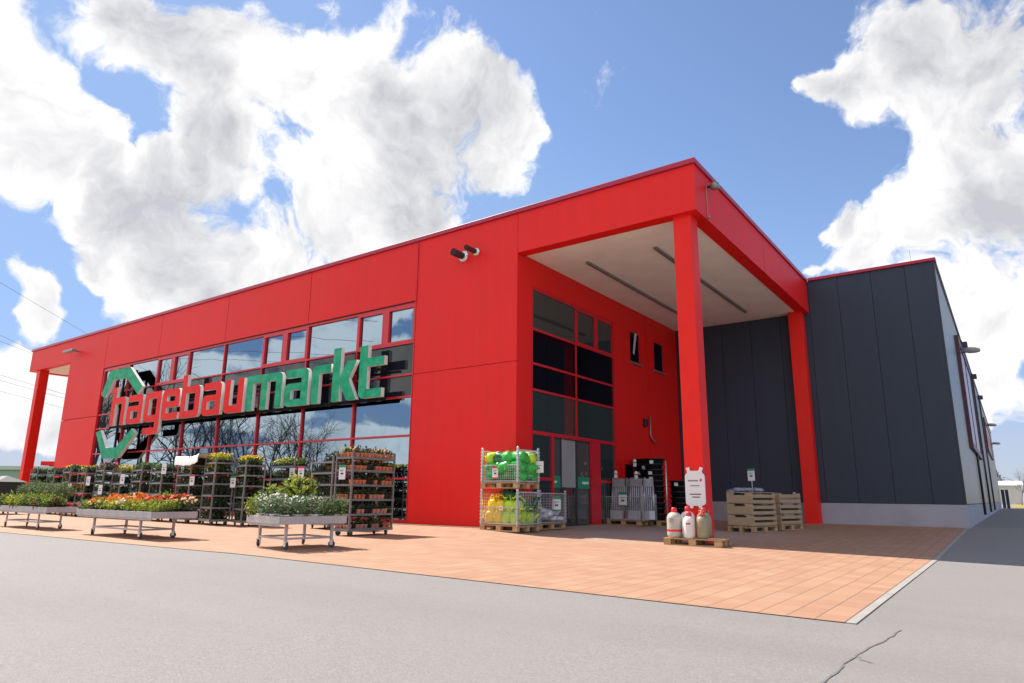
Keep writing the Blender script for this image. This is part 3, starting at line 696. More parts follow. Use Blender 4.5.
# ------------------------------------------------------------------ surroundings
shed = thing('green_shed', 'low green corrugated shed beyond the far red column', 'shed', (-112, 18, 0), 0)
d = Vector((12.05, 8.67, 0)); dn = d.normalized(); nn = Vector((-dn.y, dn.x, 0))
mb = MB()
vs = []
for s_ in (-30, 26):
    p = dn * s_; vs += [p + Vector((0, 0, -.5)), p + Vector((0, 0, 3.55)), p + nn * 5 + Vector((0, 0, 4.15)), p + nn * 10 + Vector((0, 0, 3.55)), p + nn * 10 + Vector((0, 0, -.5))]
mb.add(vs, [(0, 5, 6, 1), (3, 8, 9, 4), (0, 1, 2, 3, 4), (9, 8, 7, 6, 5)]); mb.build('wall', 'shed_green', shed)
mb = MB(); mb.add([vs[1] - nn * .3 + Vector((0, 0, .02)), vs[6] - nn * .3 + Vector((0, 0, .02)), vs[7] + Vector((0, 0, .12)), vs[2] + Vector((0, 0, .12))], [(0, 1, 2, 3)])
mb.add([vs[2] + Vector((0, 0, .12)), vs[7] + Vector((0, 0, .12)), vs[8] + nn * .3, vs[3] + nn * .3], [(0, 1, 2, 3)]); mb.build('roof', 'shed_roof', shed)
t = thing('red_roofed_hut', 'flat red roofed hut seen behind the green shed', 'hut', (-124, 33.2, 0), R(36))
mb = MB(); mb.box(-2.2, 9, -.2, 6, 4.9, 5.6); mb.build('roof', 'red', t)
mb = MB(); mb.add([(-2.0, 0, 5.6), (9, 0, 5.6), (9, 5, 6.6), (-1.8, 5, 6.0)], [(0, 1, 2, 3)]); mb.build('roof_top', 'coping', t)
mb = MB(); mb.box(-1.2, 8.5, .6, 5.5, -.3, 4.9); mb.build('wall', 'box_green', t)
t = thing('waste_container', 'dark green container with pale peaked lid behind the potted conifers', 'container', (-27.0, -4.0, zg(-27.0, -4.0)), R(8))
mb = MB(); mb.box(-.75, .42, -.5, .5, .12, 1.22); mb.build('body', 'box_green', t, bevel=.03)
mb = MB(); mb.add([(-.8, -.55, 1.225), (.47, -.55, 1.225), (.47, .55, 1.225), (-.8, .55, 1.225), (-.35, 0, 1.46), (.05, 0, 1.46)], [(3, 2, 1, 0), (0, 1, 5, 4), (2, 3, 4, 5), (1, 2, 5), (3, 0, 4)]); mb.build('lid', 'lid_grey', t)
for x, y in ((-.65, -.4), (.32, -.4), (-.65, .4), (.32, .4)):
    mb = MB(); mb.lathe([(.06, -.02), (.06, .02)], 12); o = mb.build('wheel', 'rubber', t); o.location = (x, y, .06); o.rotation_euler = (R(90), 0, 0)
wires = [((-78.19, 9.45, 16.56), (-87.27, 15.37, 17.11)), ((-78.26, 9.57, 15.95), (-87.37, 15.41, 16.72)), ((-78.7, 10.23, 12.5), (-84.51, 18.86, 11.93)),
         ((-78.77, 10.34, 11.94), (-84.57, 18.94, 11.47)), ((-78.91, 10.54, 10.87), (-88.51, 16.05, 11.53)), ((-77.05, 8.86, 21.54), (-84.49, 16.23, 21.2))]
for a, b_ in wires:
    a = Vector(a); b_ = Vector(b_); mb = MB(); d = (b_ - a); pts = [a + d * s_ for s_ in (-5, -2, 0, 1, 3, 6, 10)]
    mb.tube(pts, .016, 5, 0); tag(mb.build('power_line', 'cable'), 'thin dark overhead power line crossing the sky left of the store', 'power line', 'overhead power lines left of the store')
t = thing('small_building', 'small pale building with white roof beyond the end of the side road', 'building', (2.1, 205, 0)); t.scale = (1.75,) * 3
mb = MB(); mb.box(0, 2.9, 0, 5, -.4, 2.65); mb.build('wall', 'house_wall', t)
mb = MB(); mb.add([(-.2, -.3, 2.66), (3.2, -.3, 2.66), (3.2, 5.3, 3.3), (-.2, 5.3, 3.3), (-.2, -.3, 2.8), (3.2, -.3, 2.8), (3.2, 5.3, 3.5), (-.2, 5.3, 3.5)], [(3, 2, 1, 0), (4, 5, 6, 7), (0, 1, 5, 4), (1, 2, 6, 5), (2, 3, 7, 6), (3, 0, 4, 7)]); mb.build('roof', 'roof_white', t)
t = thing('yard_gate', 'dark blue two leaf gate at the far end of the side wall', 'gate', (4.05, 84, 0))
for k in range(2):
    mb = MB(); mb.box(.05 + .38 * k, .36 + .38 * k, 0, .1, -.2, 2.1); mb.build('gate_leaf', 'navy', t)

# bare winter trees across the street (seen in the glass) and far trees
def bare_tree(name, x, y, h, seed, label, group, leafy=False):
    rg = random.Random(seed); t = thing(name, label, 'tree', (x, y, -.15), 0, group)
    tr = MB(); cr = MB()
    def grow(p, d, L, r, lev):
        n = 3; pts = [p]; q = p
        for i in range(n):
            d = (d + Vector((rg.gauss(0, .10), rg.gauss(0, .10), .05 if lev else 0))).normalized(); q = q + d * L / n; pts.append(q)
        (tr if lev == 0 else cr).tube(pts, [r * (1 - .45 * i / n) for i in range(n + 1)], 6 if lev < 2 else 3, 0, caps=False)
        if lev >= 4: return
        k = rg.choice((3, 4)) if lev else 7
        for i in range(k):
            s_ = .35 + .65 * (i + rg.random()) / k; idx = min(n, max(1, round(s_ * n))); b = pts[idx]
            az = rg.random() * 6.28; el = rg.uniform(.45, 1.0) if lev else rg.uniform(.35, .8)
            u = d.orthogonal().normalized(); u = Matrix.Rotation(az, 3, d) @ u
            grow(b, (d * math.cos(el) + u * math.sin(el)).normalized(), L * rg.uniform(.5, .72), r * .55, lev + 1)
    grow(Vector((0, 0, 0)), Vector((rg.gauss(0, .04), rg.gauss(0, .04), 1)), h * .5, h * .013, 0)
    tr.build('trunk', 'bark', t); cr.build('crown', 'bark', t)
    return t
spots = [(-91.6, -26, 16.1), (-97.0, -30, 18.0), (-82.0, -27, 17.0), (-91.6, -36, 16.1), (-75.3, -30, 13.9), (-78.0, -34, 14.0), (-67.1, -30, 12.0), (-72.5, -36, 12.8), (-61.4, -31, 10.9), (-63.2, -35, 11.1), (-53.2, -30, 9.5), (-60.6, -38, 10.0)]
for i, (x, y, h) in enumerate(spots):
    bare_tree('bare_tree', x, y, h, 40 + i, 'bare tree across the street, seen only as a reflection in the store windows', 'bare trees reflected in the windows')
def crown_tree(name, x, y, h, seed, label):
    rg = random.Random(seed); t = thing(name, label, 'tree', (x, y, 0)); mb = MB()
    mb.tube([(0, 0, -.3), (.1, 0, h * .4), (0, .1, h * .9)], [h * .03, h * .02, h * .005], 6); mb.build('trunk', 'bark', t)
    mb = MB()
    for k in range(1500):
        z = rg.random(); r = (1 - abs(z - .4) ** 1.3 * 1.6) * h * .33; a = rg.random() * 6.28; rr = r * math.sqrt(rg.random()) * (.7 + .5 * mnoise.noise(Vector((a * 1.5, z * 5, seed))))
        mb.leaf((math.cos(a) * rr, math.sin(a) * rr, h * (.12 + .85 * z)), h * .05, rg)
    mb.build('crown', 'leaf_dark', t)
crown_tree('pine_tree', 1.6, 235, 10.5, 5, 'dark round conifer above the small white roof')
bare_tree('bare_tree', 6.4, 150, 7.5, 9, 'small bare tree on the field right of the white roof', None)
mb = MB(); rg = random.Random(12)
for k in range(5000):
    x = rg.uniform(-160, 60); hh = 2.6 + 1.6 * mnoise.noise(Vector((x * .08, 1.3, 0)))
    mb.leaf((x, -62 + rg.gauss(0, 1.2), hh * rg.random() - .3), .9, rg)
tag(mb.build('hedge', 'leaf_dark'), 'long dark hedge across the street, seen only as a reflection in the glass', 'hedge')

# ------------------------------------------------------------------ pallets
def pallet_parts(t, L=1.2, Wd=.8):
    mb = MB()
    for k, w in ((0, .145), (1, .1), (2, .145), (3, .1), (4, .145)):
        yc = -Wd / 2 + .0725 + k * (Wd - .145) / 4; mb.box(-L / 2, L / 2, yc - w / 2, yc + w / 2, .122, .144)
    for x in (-L / 2 + .0725, 0, L / 2 - .0725): mb.box(x - .0725, x + .0725, -Wd / 2, Wd / 2, .1, .1215)
    mb.build('deck', 'wood', t)
    for yc in (-Wd / 2 + .05, 0, Wd / 2 - .05):
        m2 = MB(); m2.box(-L / 2, L / 2, yc - .05, yc + .05, 0, .022)
        for x in (-L / 2 + .0725, 0, L / 2 - .0725): m2.box(x - .072, x + .072, yc - .048, yc + .048, .0225, .0995)
        m2.build('runner', 'wood', t)
def pallet(label, x, y, rz, L=1.2, Wd=.8, z=None, group=None):
    t = thing('euro_pallet', label, 'pallet', (x, y, (zg(x, y) if z is None else z)), rz, group); pallet_parts(t, L, Wd); return t

# wire mesh box
def cage(label, x, y, z, rz, L=1.16, Wd=.80, Hh=.82, open_front=False, bz=.03):
    t = thing('wire_crate', label, 'wire crate', (x, y, z), rz, 'wire mesh crates by the entrance')
    mb = MB()
    for sx in (-1, 1):
        for sy in (-1, 1):
            px, py = sx * L / 2, sy * Wd / 2; mb = MB()
            mb.box(px - .022, px + .022, py - .022, py + .022, 0, Hh)
            for k in range(9): mb.box(px - .032, px + .032, py - .032, py + .032, .04 + k * Hh / 9.3, .04 + k * Hh / 9.3 + .034)
            mb.lathe([(.03, 0), (.036, .03), (.015, .06)], 8, (px, py, Hh)); mb.build('corner_post', 'zinc', t)
    def panel(axis, off, a0, a1, z0, z1):
        m = MB(); w = .0032
        def bx(u0, u1, z0_, z1_, d=w):
            if axis == 0: m.box(u0, u1, off - d, off + d, z0_, z1_)
            else: m.box(off - d, off + d, u0, u1, z0_, z1_)
        n = max(2, round((a1 - a0) / .066)); nz = max(2, round((z1 - z0) / .066))
        for i in range(n + 1): u = a0 + (a1 - a0) * i / n; bx(u - w, u + w, z0, z1)
        for i in range(nz + 1): zz = z0 + (z1 - z0) * i / nz; bx(a0, a1, zz - w, zz + w, w * .9)
        bx(a0, a1, z1 - .012, z1 + .012, .012); bx(a0, a1, z0 - .012, z0 + .012, .012)
        m.build('mesh_panel', 'zinc', t)
    e = .035
    panel(0, -Wd / 2, -L / 2 + e, L / 2 - e, .03, Hh * (.52 if open_front else .97)); panel(0, Wd / 2, -L / 2 + e, L / 2 - e, .03, Hh * .97)
    panel(1, -L / 2, -Wd / 2 + e, Wd / 2 - e, .03, Hh * .97); panel(1, L / 2, -Wd / 2 + e, Wd / 2 - e, .03, Hh * .97)
    mb = MB(); mb.box(-L / 2 + .03, L / 2 - .03, -Wd / 2 + .03, Wd / 2 - .03, 0, .02); mb.build('base_board', 'wood', t)
    return t

def price_card(label, x, y, z, rz=0, w=.21, h=.30, head='green_card', pole=0, tilt=0, foot=False):
    t = thing('price_card', label, 'price card', (x, y, z), rz)
    mb = MB(); mb.box(-w / 2, w / 2, 0, .008, 0, h); mb.box(-w / 2, w / 2, -.0025, .0005, h * .82, h, 1)
    if foot: mb.box(-w / 2, w / 2, -.0025, .0005, 0, h * .09, 1)
    mb.box(-w * .22, w * .2, -.003, .0005, h * .34, h * .46, 2); mb.box(-w * .34, w * .34, -.003, .0005, h * .62, h * .65, 2); mb.box(-w * .34, w * .1, -.003, .0005, h * .56, h * .58, 2)
    mb.build('card', ['white', head, 'ink'], t)
    if pole: 
        mb = MB(); mb.tube([(0, .02, -pole), (0, .02, h * .9)], .009, 8); mb.build('pole', 'zinc', t)
    return t

# watering can / container
def can_proto(mat, nm):
    t = thing('watering_can', '', 'watering can'); mb = MB()
    mb.lathe([(.115, 0), (.128, .02), (.132, .16), (.118, .22), (.085, .25), (.05, .255), (.05, .24)], 18, sy=.8); mb.build('body', mat, t, smooth=True)
    mb = MB(); pts = [(-.12, 0, .05), (-.19, 0, .12), (-.17, 0, .24), (-.08, 0, .33), (.03, 0, .35), (.08, 0, .28), (.075, 0, .235)]; mb.tube(pts, .014, 8); mb.build('handle', mat, t, smooth=True)
    mb = MB(); mb.tube([(.11, 0, .06), (.2, 0, .18), (.25, 0, .29)], [.03, .02, .018], 10); mb.lathe([(.02, 0), (.045, .02), (.048, .03)], 10, (.25, 0, .285)); mb.build('spout', mat, t, smooth=True)
    return t
def sack_mesh(seed, sx, sy, sz, amp=.12):
    rg = random.Random(seed); mb = MB(); n, m = 16, 10; vs = []; off = Vector((rg.random() * 50, rg.random() * 50, 0))
    for j in range(m + 1):
        ph = math.pi * j / m - math.pi / 2
        for i in range(n):
            th = 2 * math.pi * i / n
            def se(v, e): return math.copysign(abs(v) ** e, v)
            x = se(math.cos(ph), .7) * se(math.cos(th), .55); y = se(math.cos(ph), .7) * se(math.sin(th), .55); z = se(math.sin(ph), .8)
            q = Vector((x, y, z)); k = 1 + amp * mnoise.noise(q * 2.3 + off) + amp * .5 * mnoise.noise(q * 5 + off)
            vs.append((x * sx / 2 * k, y * sy / 2 * k, sz / 2 + z * sz / 2 * k))
    fs = [(j * n + i, j * n + (i + 1) % n, (j + 1) * n + (i + 1) % n, (j + 1) * n + i) for j in range(m) for i in range(n)]
    mb.add(vs, fs); return mb

# the stacked wire crates left of the door
gx0, gy0, grz = -5.02, -.32, R(-4)
gz = zg(gx0, gy0)
pallet('timber pallet under the lower wire crate of yellow watering cans', gx0, gy0, grz, 1.2, .86)
cage('lower of two stacked wire crates, holding yellow and lime watering cans', gx0, gy0, gz + .146, grz, open_front=True, Hh=.80)
pallet('timber pallet carrying the upper wire crate of bright green sacks', gx0, gy0, grz, 1.2, .86, gz + .146 + .865)
cage('upper of two stacked wire crates, full of bright green sacks', gx0, gy0, gz + .146 + .865 + .146, grz, open_front=True, Hh=.80)
def rel(lx, ly, cx=gx0, cy=gy0, rz=grz): return (cx + lx * math.cos(rz) - ly * math.sin(rz), cy + lx * math.sin(rz) + ly * math.cos(rz))
protos = {m: can_proto(m, m) for m in ('yellow', 'lime', 'dkgreen')}
zb = gz + .146 + .025
lab = {'yellow': ('yellow watering can inside the lower wire crate', 'yellow watering cans in the lower crate'), 'lime': ('lime green watering can inside the lower wire crate', 'lime watering cans in the lower crate'), 'dkgreen': ('dark green watering can on top inside the lower wire crate', 'dark green watering cans in the lower crate')}
rg = random.Random(21)
for (lx, ly, lz, m) in [(-.40, -.24, 0, 'yellow'), (-.14, -.24, 0, 'yellow'), (-.40, .0, 0, 'yellow'), (-.14, .02, 0, 'yellow'), (-.38, -.20, .27, 'yellow'), (-.12, -.20, .27, 'yellow'), (-.38, .08, .27, 'yellow'), (-.10, .1, .27, 'yellow'),
                       (.14, -.25, 0, 'lime'), (.40, -.25, 0, 'lime'), (.14, .0, 0, 'lime'), (.40, .0, 0, 'lime'), (.16, -.2, .26, 'lime'), (.40, -.2, .26, 'lime'), (.40, .22, 0, 'lime'), (.40, .24, .26, 'dkgreen'), (.16, .1, .27, 'dkgreen'), (.38, .04, .26, 'dkgreen'), (-.28, .2, .50, 'dkgreen'), (.04, .2, .50, 'dkgreen'), (.1, -.1, .48, 'dkgreen')]:
    x, y = rel(lx, ly); sc_ = rg.uniform(1.16, 1.24)
    first_or_dup(protos[m], USED, (x, y, zb + lz), rz=rg.uniform(-.6, .6) + (math.pi if rg.random() < .4 else 0), label=lab[m][0], group=lab[m][1], scale=sc_)
zb2 = gz + .146 + .865 + .146 + .025
gs = [sack_mesh(60 + k, .40, .42, .30, .32).data('green_sack', ['green_pl', 'lime', 'dkgreen'][k % 3 if k > 3 else 0], True) for k in range(6)]
k = 0
for lz in (0, .21, .42):
    for lx in (-.40, -.13, .14, .40):
        for ly in (-.2, .18):
            if lz > .4 and lx < -.3 and ly > 0: continue
            x, y = rel(lx + rg.gauss(0, .015), ly + rg.gauss(0, .02)); o = link('garden_sack', gs[k % 6] if lz > .3 else gs[k % 4], None, (x, y, zb2 + lz)); o.rotation_euler = (rg.gauss(0, .2), rg.gauss(0, .2), rg.random() * 6)
            tag(o, 'shiny green sack among others filling the upper wire crate', 'sack', 'green sacks in the upper wire crate'); k += 1
x, y = rel(-.12, -.43); price_card('small red headed price card on the front of the upper wire crate', x, y, zb2 + .07, grz, .19, .30, 'pink_card', foot=True)
x, y = rel(.12, -.425); price_card('small blank white tag right of the red headed price card', x, y, zb2 + .26, grz, .14, .10, 'white')
x, y = rel(.08, -.425); price_card('small white tag on the front of the lower wire crate', x, y, zb + .32, grz, .12, .10, 'white')
x, y = rel(.64, .30); price_card('white sign with green foot between upper crate and door', x, y, zb2 + .22, grz + R(30), .30, .28, 'white', foot=True)
# second crate with pale sacks
g2x, g2y, g2r = -5.00, 1.02, R(-2)
g2z = zg(g2x, g2y)
pallet('timber pallet under the wire crate of pale sacks beside the door', g2x, g2y, g2r + R(90), 1.2, .80)
cage('wire crate of pale grey sacks standing between stacked crates and door', g2x, g2y, g2z + .146, g2r + R(90), Hh=.78)
sk = [sack_mesh(80 + k, .40, .30, .15, .22).data('pale_sack', 'sack', True) for k in range(5)]
for k in range(26):
    lx = -.24 + .24 * (k % 3); ly = -.40 + .26 * ((k // 3) % 4); lz = .12 * (k // 12) + rg.uniform(0, .03)
    x, y = rel(lx, ly, g2x, g2y, g2r); o = link('pale_sack', sk[k % 5], None, (x, y, g2z + .17 + lz + .06 * (ly < 0))); o.rotation_euler = (rg.gauss(0, .3), rg.gauss(0, .3), rg.random() * 6)
    tag(o, 'crumpled pale grey sack heaped in the wire crate beside the door', 'sack', 'pale sacks in the wire crate by the door')
x, y = rel(.44, .12, g2x, g2y, g2r); price_card('white price card with green edges on the crate of pale sacks', x, y, g2z + .46, R(35), .22, .36, 'green_card', foot=True)

# the cage of folded loungers right of the door
cx_, cy_, crz = -4.44, 5.3, R(-3)
cz_ = zg(cx_, cy_)
pallet('timber pallet under the folded grey loungers right of the door', cx_ - .1, cy_, crz, 1.2, .8, None)
pallet('timber pallet half hidden behind the gas bottles', cx_ + 1.35, cy_ + .5, crz, 1.2, .8, None)
cage('low wire crate around the folded grey garden loungers', cx_ - .05, cy_, cz_ + .146, crz, L=1.3, Wd=.8, Hh=.72)
def lounger():
    t = thing('folded_lounger', '', 'lounger'); w, h = .50, 1.28
    mb = MB(); mb.tube([(-w / 2, 0, 0), (-w / 2, 0, h), (w / 2, 0, h), (w / 2, 0, 0)], .016, 8); mb.tube([(-w / 2 + .06, -.06, 0), (-w / 2 + .06, -.06, h * .85), (w / 2 - .06, -.06, h * .85), (w / 2 - .06, -.06, 0)], .014, 8); mb.build('frame', 'zinc', t, smooth=True)
    mb = MB()
    for k in range(7): x = -w / 2 + .05 + k * (w - .1) / 6; mb.box(x - .012, x + .012, -.045, -.03, .3, h * .80)
    mb.build('slats', 'palegrey', t)
    mb = MB(); mb.box(-w / 2 + .03, w / 2 - .03, -.028, -.012, .02, h - .05); mb.build('textile', 'fabric_grey', t)
    mb = MB(); mb.box(-w / 2 + .05, w / 2 - .05, -.075, -.066, h * .78, h * .97); mb.build('label_sheet', 'greylabel', t)
    mb = MB(); mb.box(-w / 2 + .02, w / 2 - .06, -.12, -.08, .02, .28); mb.build('foot_board', 'palegrey', t)
    return t
lg = lounger(); zl = cz_ + .15
for (lx, ly, rz, tx, lb) in ((-.36, -.22, .05, R(-7), 'folded grey lounger leaning in the crate nearest the door'), (.26, -.22, -.05, R(-6), 'folded grey lounger leaning in the crate beside the black tubs'), (-.30, .05, .1, R(-5), 'rear folded grey lounger behind the one nearest the door'), (.5, .05, R(52), R(-4), 'folded grey lounger turned sideways at the right end of the crate')):
    x, y = rel(lx, ly, cx_, cy_, crz); o = first_or_dup(lg, USED, (x, y, zl), label=lb, group='folded loungers in the wire crate'); o.rotation_euler = (tx, 0, crz + rz)
x, y = rel(-.06, -.45, cx_, cy_, crz); price_card('white price card with green header on the lounger crate', x, y, cz_ + .56, crz, .28, .42, 'green_card', foot=True)
# stacks of black tubs
tb = MB()
tb.lathe([(.26, 0), (.31, .17), (.34, .175), (.34, .20), (.30, .20), (.25, .03)], 20, sy=.8); tubm = tb.data('mortar_tub', 'black_plastic', True)
def tub_stack(x, y, n, wh, label, group):
    for k in range(n):
        t = thing('mortar_tub', label, 'tub', (x + rg.gauss(0, .015), y + rg.gauss(0, .015), zg(x, y) + .15 + k * .17), rg.gauss(0, .06), group)
        link('tub_body', tubm, t)
        if k in wh: 
            m = MB(); m.box(-.07, .05, -.285, -.275, .03, .13); m.build('label_sticker', 'white', t)
tub_stack(-4.0, 6.05, 11, (5, 7, 8, 10), 'black tub in the tall stack behind the folded loungers', 'black tubs in the tall stack')
tub_stack(-4.68, 6.75, 11, (8,), 'black tub in the stack against the red wall behind the loungers', 'black tubs in the rear stack')
tub_stack(-4.36, 6.35, 11, (9,), 'black tub in the tallest stack against the red wall', 'black tubs in the tallest stack')
tub_stack(-3.35, 6.5, 7, (6,), 'black tub in the lower stack beside the canopy column', 'black tubs in the lower stack')
pallet('timber pallet under the tall stack of black tubs', -4.1, 6.25, 0)
mb = MB(); px, py = -3.52, 5.85; z = zg(px, py); mb.lathe([(.16, 0), (.16, .015), (.03, .03)], 16, (px, py, z)); mb.tube([(px, py, z + .02), (px, py, z + 1.95)], .022, 10)
tag(mb.build('sign_stand', 'zinc', smooth=True), 'tall thin grey pole stand beside the stack of black tubs', 'pole stand')
for k, (x, y, z) in enumerate(((-4.82, 5.0, 1.52), (-4.2, 5.15, 1.52), (-4.45, 5.6, 1.90))):
    mb = MB(); mb.lathe([(.0, 0), (.05, .02), (.055, .07), (.02, .11)], 10, (x, y, z + zg(x, y))); mb.box(x - .05, x + .06, y - .01, y + .0, z + zg(x, y) - .12, z + zg(x, y) - .01)
    tag(mb.build('hook_tag', 'white'), ['white round tag hanging above the lounger nearest the door', 'white round tag hanging above the lounger by the tubs', 'topmost white round tag hanging against the red wall'][k], 'tag')
# gas bottles ------------------------------------------------------------------
bpx, bpy_, brz = -.23, -.32, R(4)
bz = zg(bpx, bpy_) 
pallet('timber pallet carrying gas bottles in front of the canopy column', bpx, bpy_, brz, 1.18, .74)
def bottle(label, x, y, r, h, mat, band=None, cap='bottle_red', sticker=None, guard=False):
    z = bz + .146; t = thing('gas_bottle', label, 'gas bottle', (x, y, z), rng.uniform(-.3, .3), None)
    hb = h * .84; mb = MB()
    mb.lathe([(r * .86, 0), (r * .88, .02), (r * .97, .035), (r, .07), (r, hb * .70), (r * .98, hb * .78), (r * .92, hb * .85), (r * .80, hb * .92), (r * .62, hb * .97), (r * .40, hb)], 28); mb.build('body', mat, t, smooth=True)
    mb = MB(); mb.lathe([(.058, hb * .97), (.060, hb + .01), (.056, h * .96), (.048, h * .99), (.02, h + .005)], 18); mb.build('cap', cap, t, smooth=True)
    if guard:
        mb = MB()
        for a0 in (.5, 3.64):
            pts = [(r * .66 * math.cos(a0 + k * .3), r * .66 * math.sin(a0 + k * .3), hb * (.93 if k in (0, 6) else 1.08)) for k in range(7)]; mb.tube(pts, .011, 6)
        mb.build('guard_handle', mat, t, smooth=True)
    if band: mb = MB(); mb.lathe([(r * 1.002, hb * .24), (r * 1.010, hb * .245), (r * 1.010, hb * .325), (r * 1.002, hb * .33)], 28, caps=False); mb.build('band', band, t, smooth=True)
    if sticker:
        mb = MB(); zz = hb * sticker[0]; rr = r * 1.004
        arc = [-.36 - math.pi / 2 + .18 * k for k in range(5)]
        mb.add([(rr * math.cos(a), rr * math.sin(a), zz) for a in arc] + [(rr * math.cos(a), rr * math.sin(a), zz + sticker[1]) for a in arc], [(k, k + 1, k + 6, k + 5) for k in range(4)]); mb.build('sticker', sticker[2], t, smooth=True)
yb = bpy_ - .2
bottle('large pale grey gas bottle with red band at the left of the pallet', -.62, yb - .02, .156, .60, 'cream', 'bottle_red', sticker=(.60, .09, 'greylabel'))
bottle('small white gas bottle with red cap in front on the pallet', -.29, yb - .06, .122, .52, 'bottle_white', sticker=(.62, .035, 'redink'))
bottle('small olive grey gas bottle with red cap at the right of the pallet', -.03, yb + .0, .122, .53, 'olive', guard=True)
bottle('tall white gas bottle behind the small white one', -.47, yb + .33, .15, .62, 'bottle_white')
bottle('tall grey gas bottle at the rear behind the small olive one', -.13, yb + .36, .15, .60, 'olive', guard=True)
# gas bottle shaped board on the column
t = thing('gas_sign', 'white gas bottle shaped board on the front of the red canopy column', 'sign', (-.395, .14, -.19))
w = .22; pts = fillet([(-w, .86, .1), (-w, 1.46, .08), (-w * .72, 1.53, .04), (-w * .88, 1.62), (-w * .55, 1.64), (-w * .42, 1.56), (w * .42, 1.56), (w * .55, 1.64), (w * .88, 1.62), (w * .72, 1.53, .04), (w, 1.46, .08), (w, .86, .1), (w * .62, .82), (w * .55, .77), (w * .3, .77), (w * .25, .82), (-w * .25, .82), (-w * .3, .77), (-w * .55, .77), (-w * .62, .82)])
extrude_outline([pts], -.024, 0, 'board', ['white', 'white', 'white'], t)
mb = MB(); mb.box(-.15, .07, -.029, -.025, 1.335, 1.365); mb.box(-.10, .10, -.029, -.025, 1.235, 1.25); mb.box(-.12, .13, -.029, -.025, 1.055, 1.075); mb.box(-.07, .10, -.029, -.025, .995, 1.015)
for k in range(9): mb.box(-.148 + k * .024, -.142 + k * .024, -.0305, -.0295, 1.335, 1.365, 1)
mb.add([(.11, -.03, 1.33), (.15, -.03, 1.335), (.165, -.03, 1.37), (.135, -.03, 1.42), (.14, -.03, 1.375), (.115, -.03, 1.385)], [(0, 1, 2, 3, 4, 5)], 2)
mb.build('print', ['ink', 'white', 'redink'], t)

# stacked timber crates ----------------------------------------------------------
def crate():
    t = thing('timber_crate', '', 'crate'); W_, D_, h = .78, 1.18, .285
    for sy in (-1, 1):
        mb = MB(); y = sy * (D_ / 2 - .012)
        mb.box(-W_ / 2, W_ / 2, y - .012, y + .012, .02, h - .055); mb.box(-W_ / 2, -.17, y - .012, y + .012, h - .055, h); mb.box(.17, W_ / 2, y - .012, y + .012, h - .055, h)
        mb.build('end_panel', 'crate_wood', t)
    for sx in (-1, 1):
        mb = MB(); x = sx * (W_ / 2 - .011)
        for z in (.02, .165): mb.box(x - .011, x + .011, -D_ / 2 + .025, D_ / 2 - .025, z, z + .085)
        mb.build('side_slats', 'crate_wood', t)
    mb = MB()
    for sx in (-1, 1):
        for sy in (-1, 1): mb.box(sx * (W_ / 2 - .06) - .03, sx * (W_ / 2 - .06) + .03, sy * (D_ / 2 - .055) - .03, sy * (D_ / 2 - .055) + .03, 0, h)
    mb.box(-W_ / 2 + .03, W_ / 2 - .03, -D_ / 2 + .03, D_ / 2 - .03, .005, .018); mb.build('bottom', 'crate_wood', t)
    return t
cr = crate(); ca = R(-14)
sx_, sy_ = -.5, 4.45                                       # near corner of the first stack
def cpos(sx0, sy0): 
    c, s_ = math.cos(ca), math.sin(ca); lx, ly = -.4, .6
    return sx0 + lx * c - ly * s_, sy0 + lx * s_ + ly * c
for st_i, (ax, ay, n) in enumerate(((sx_, sy_, 3), (-.16, 5.85, 3))):
    x, y = cpos(ax, ay); z = zg(x, y)
    pallet(['timber pallet under the front stack of timber crates', 'timber pallet under the rear stack of timber crates'][st_i], x, y, ca + R(90), 1.2, .8)
    for k in range(n):
        first_or_dup(cr, USED, (x + rg.gauss(0, .006), y + rg.gauss(0, .006), z + .146 + k * .292), rz=ca + rg.gauss(0, .01),
            label=[['lowest', 'middle', 'topmost'][k] + ' timber crate in the front stack', ['lowest', 'middle', 'topmost'][k] + ' timber crate in the rear stack'][st_i], group='stacked timber crates by the dark wall')
    if st_i == 0:
        mb = MB()
        for k in range(5): mb.box(-.38 + k * .155, -.26 + k * .155, -.6, .6, .0, .02)
        o = mb.build('slatted_lid', 'crate_wood', None, loc=(x, y, z + .146 + 3 * .292 + .002)); o.rotation_euler = (0, 0, ca); tag(o, 'slatted timber lid lying on the front stack of crates', 'lid')
        lx, ly = x - .18 * math.cos(ca) + .1, y - .3
        price_card('white price card with green header on a thin pole above the crates', x + .08, y - .1, z + 1.35, ca, .21, .33, 'green_card', pole=.31, foot=False)
        for q, (dx, dy, dz_) in enumerate(((-.22, -.32, 1.045), (-.05, -.1, 1.045), (.12, .2, 1.045))):
            o = link('wrapped_sack', sack_mesh(200 + q, .32, .36, .12, .3).data('wrapped_sack', 'sack_blue', True), None, (x + dx, y + dy, z + dz_)); tag(o, 'flat blue grey wrapped sack lying on the front crate stack', 'sack', 'wrapped sacks on the crates')
        for q, dz_ in enumerate((.0, .28, .55, .80)):
            o = link('wrapped_sack', sack_mesh(210 + q, .34, .7, .34, .2).data('wrapped_sack', 'sack_blue', True), None, (x - .52, y + .25, z + dz_)); tag(o, 'blue grey wrapped sack piled left of the front crate stack', 'sack', 'wrapped sacks beside the crates')
mb = MB(); mb.lathe([(.0, 0), (.05, .005), (.055, .05), (.03, .08)], 12); o = mb.build('wall_socket', 'white', None, loc=(-1.0, B - .001, .98)); o.rotation_euler = (R(90), 0, 0); tag(o, 'small white socket on the dark wall beside the rear column', 'socket')

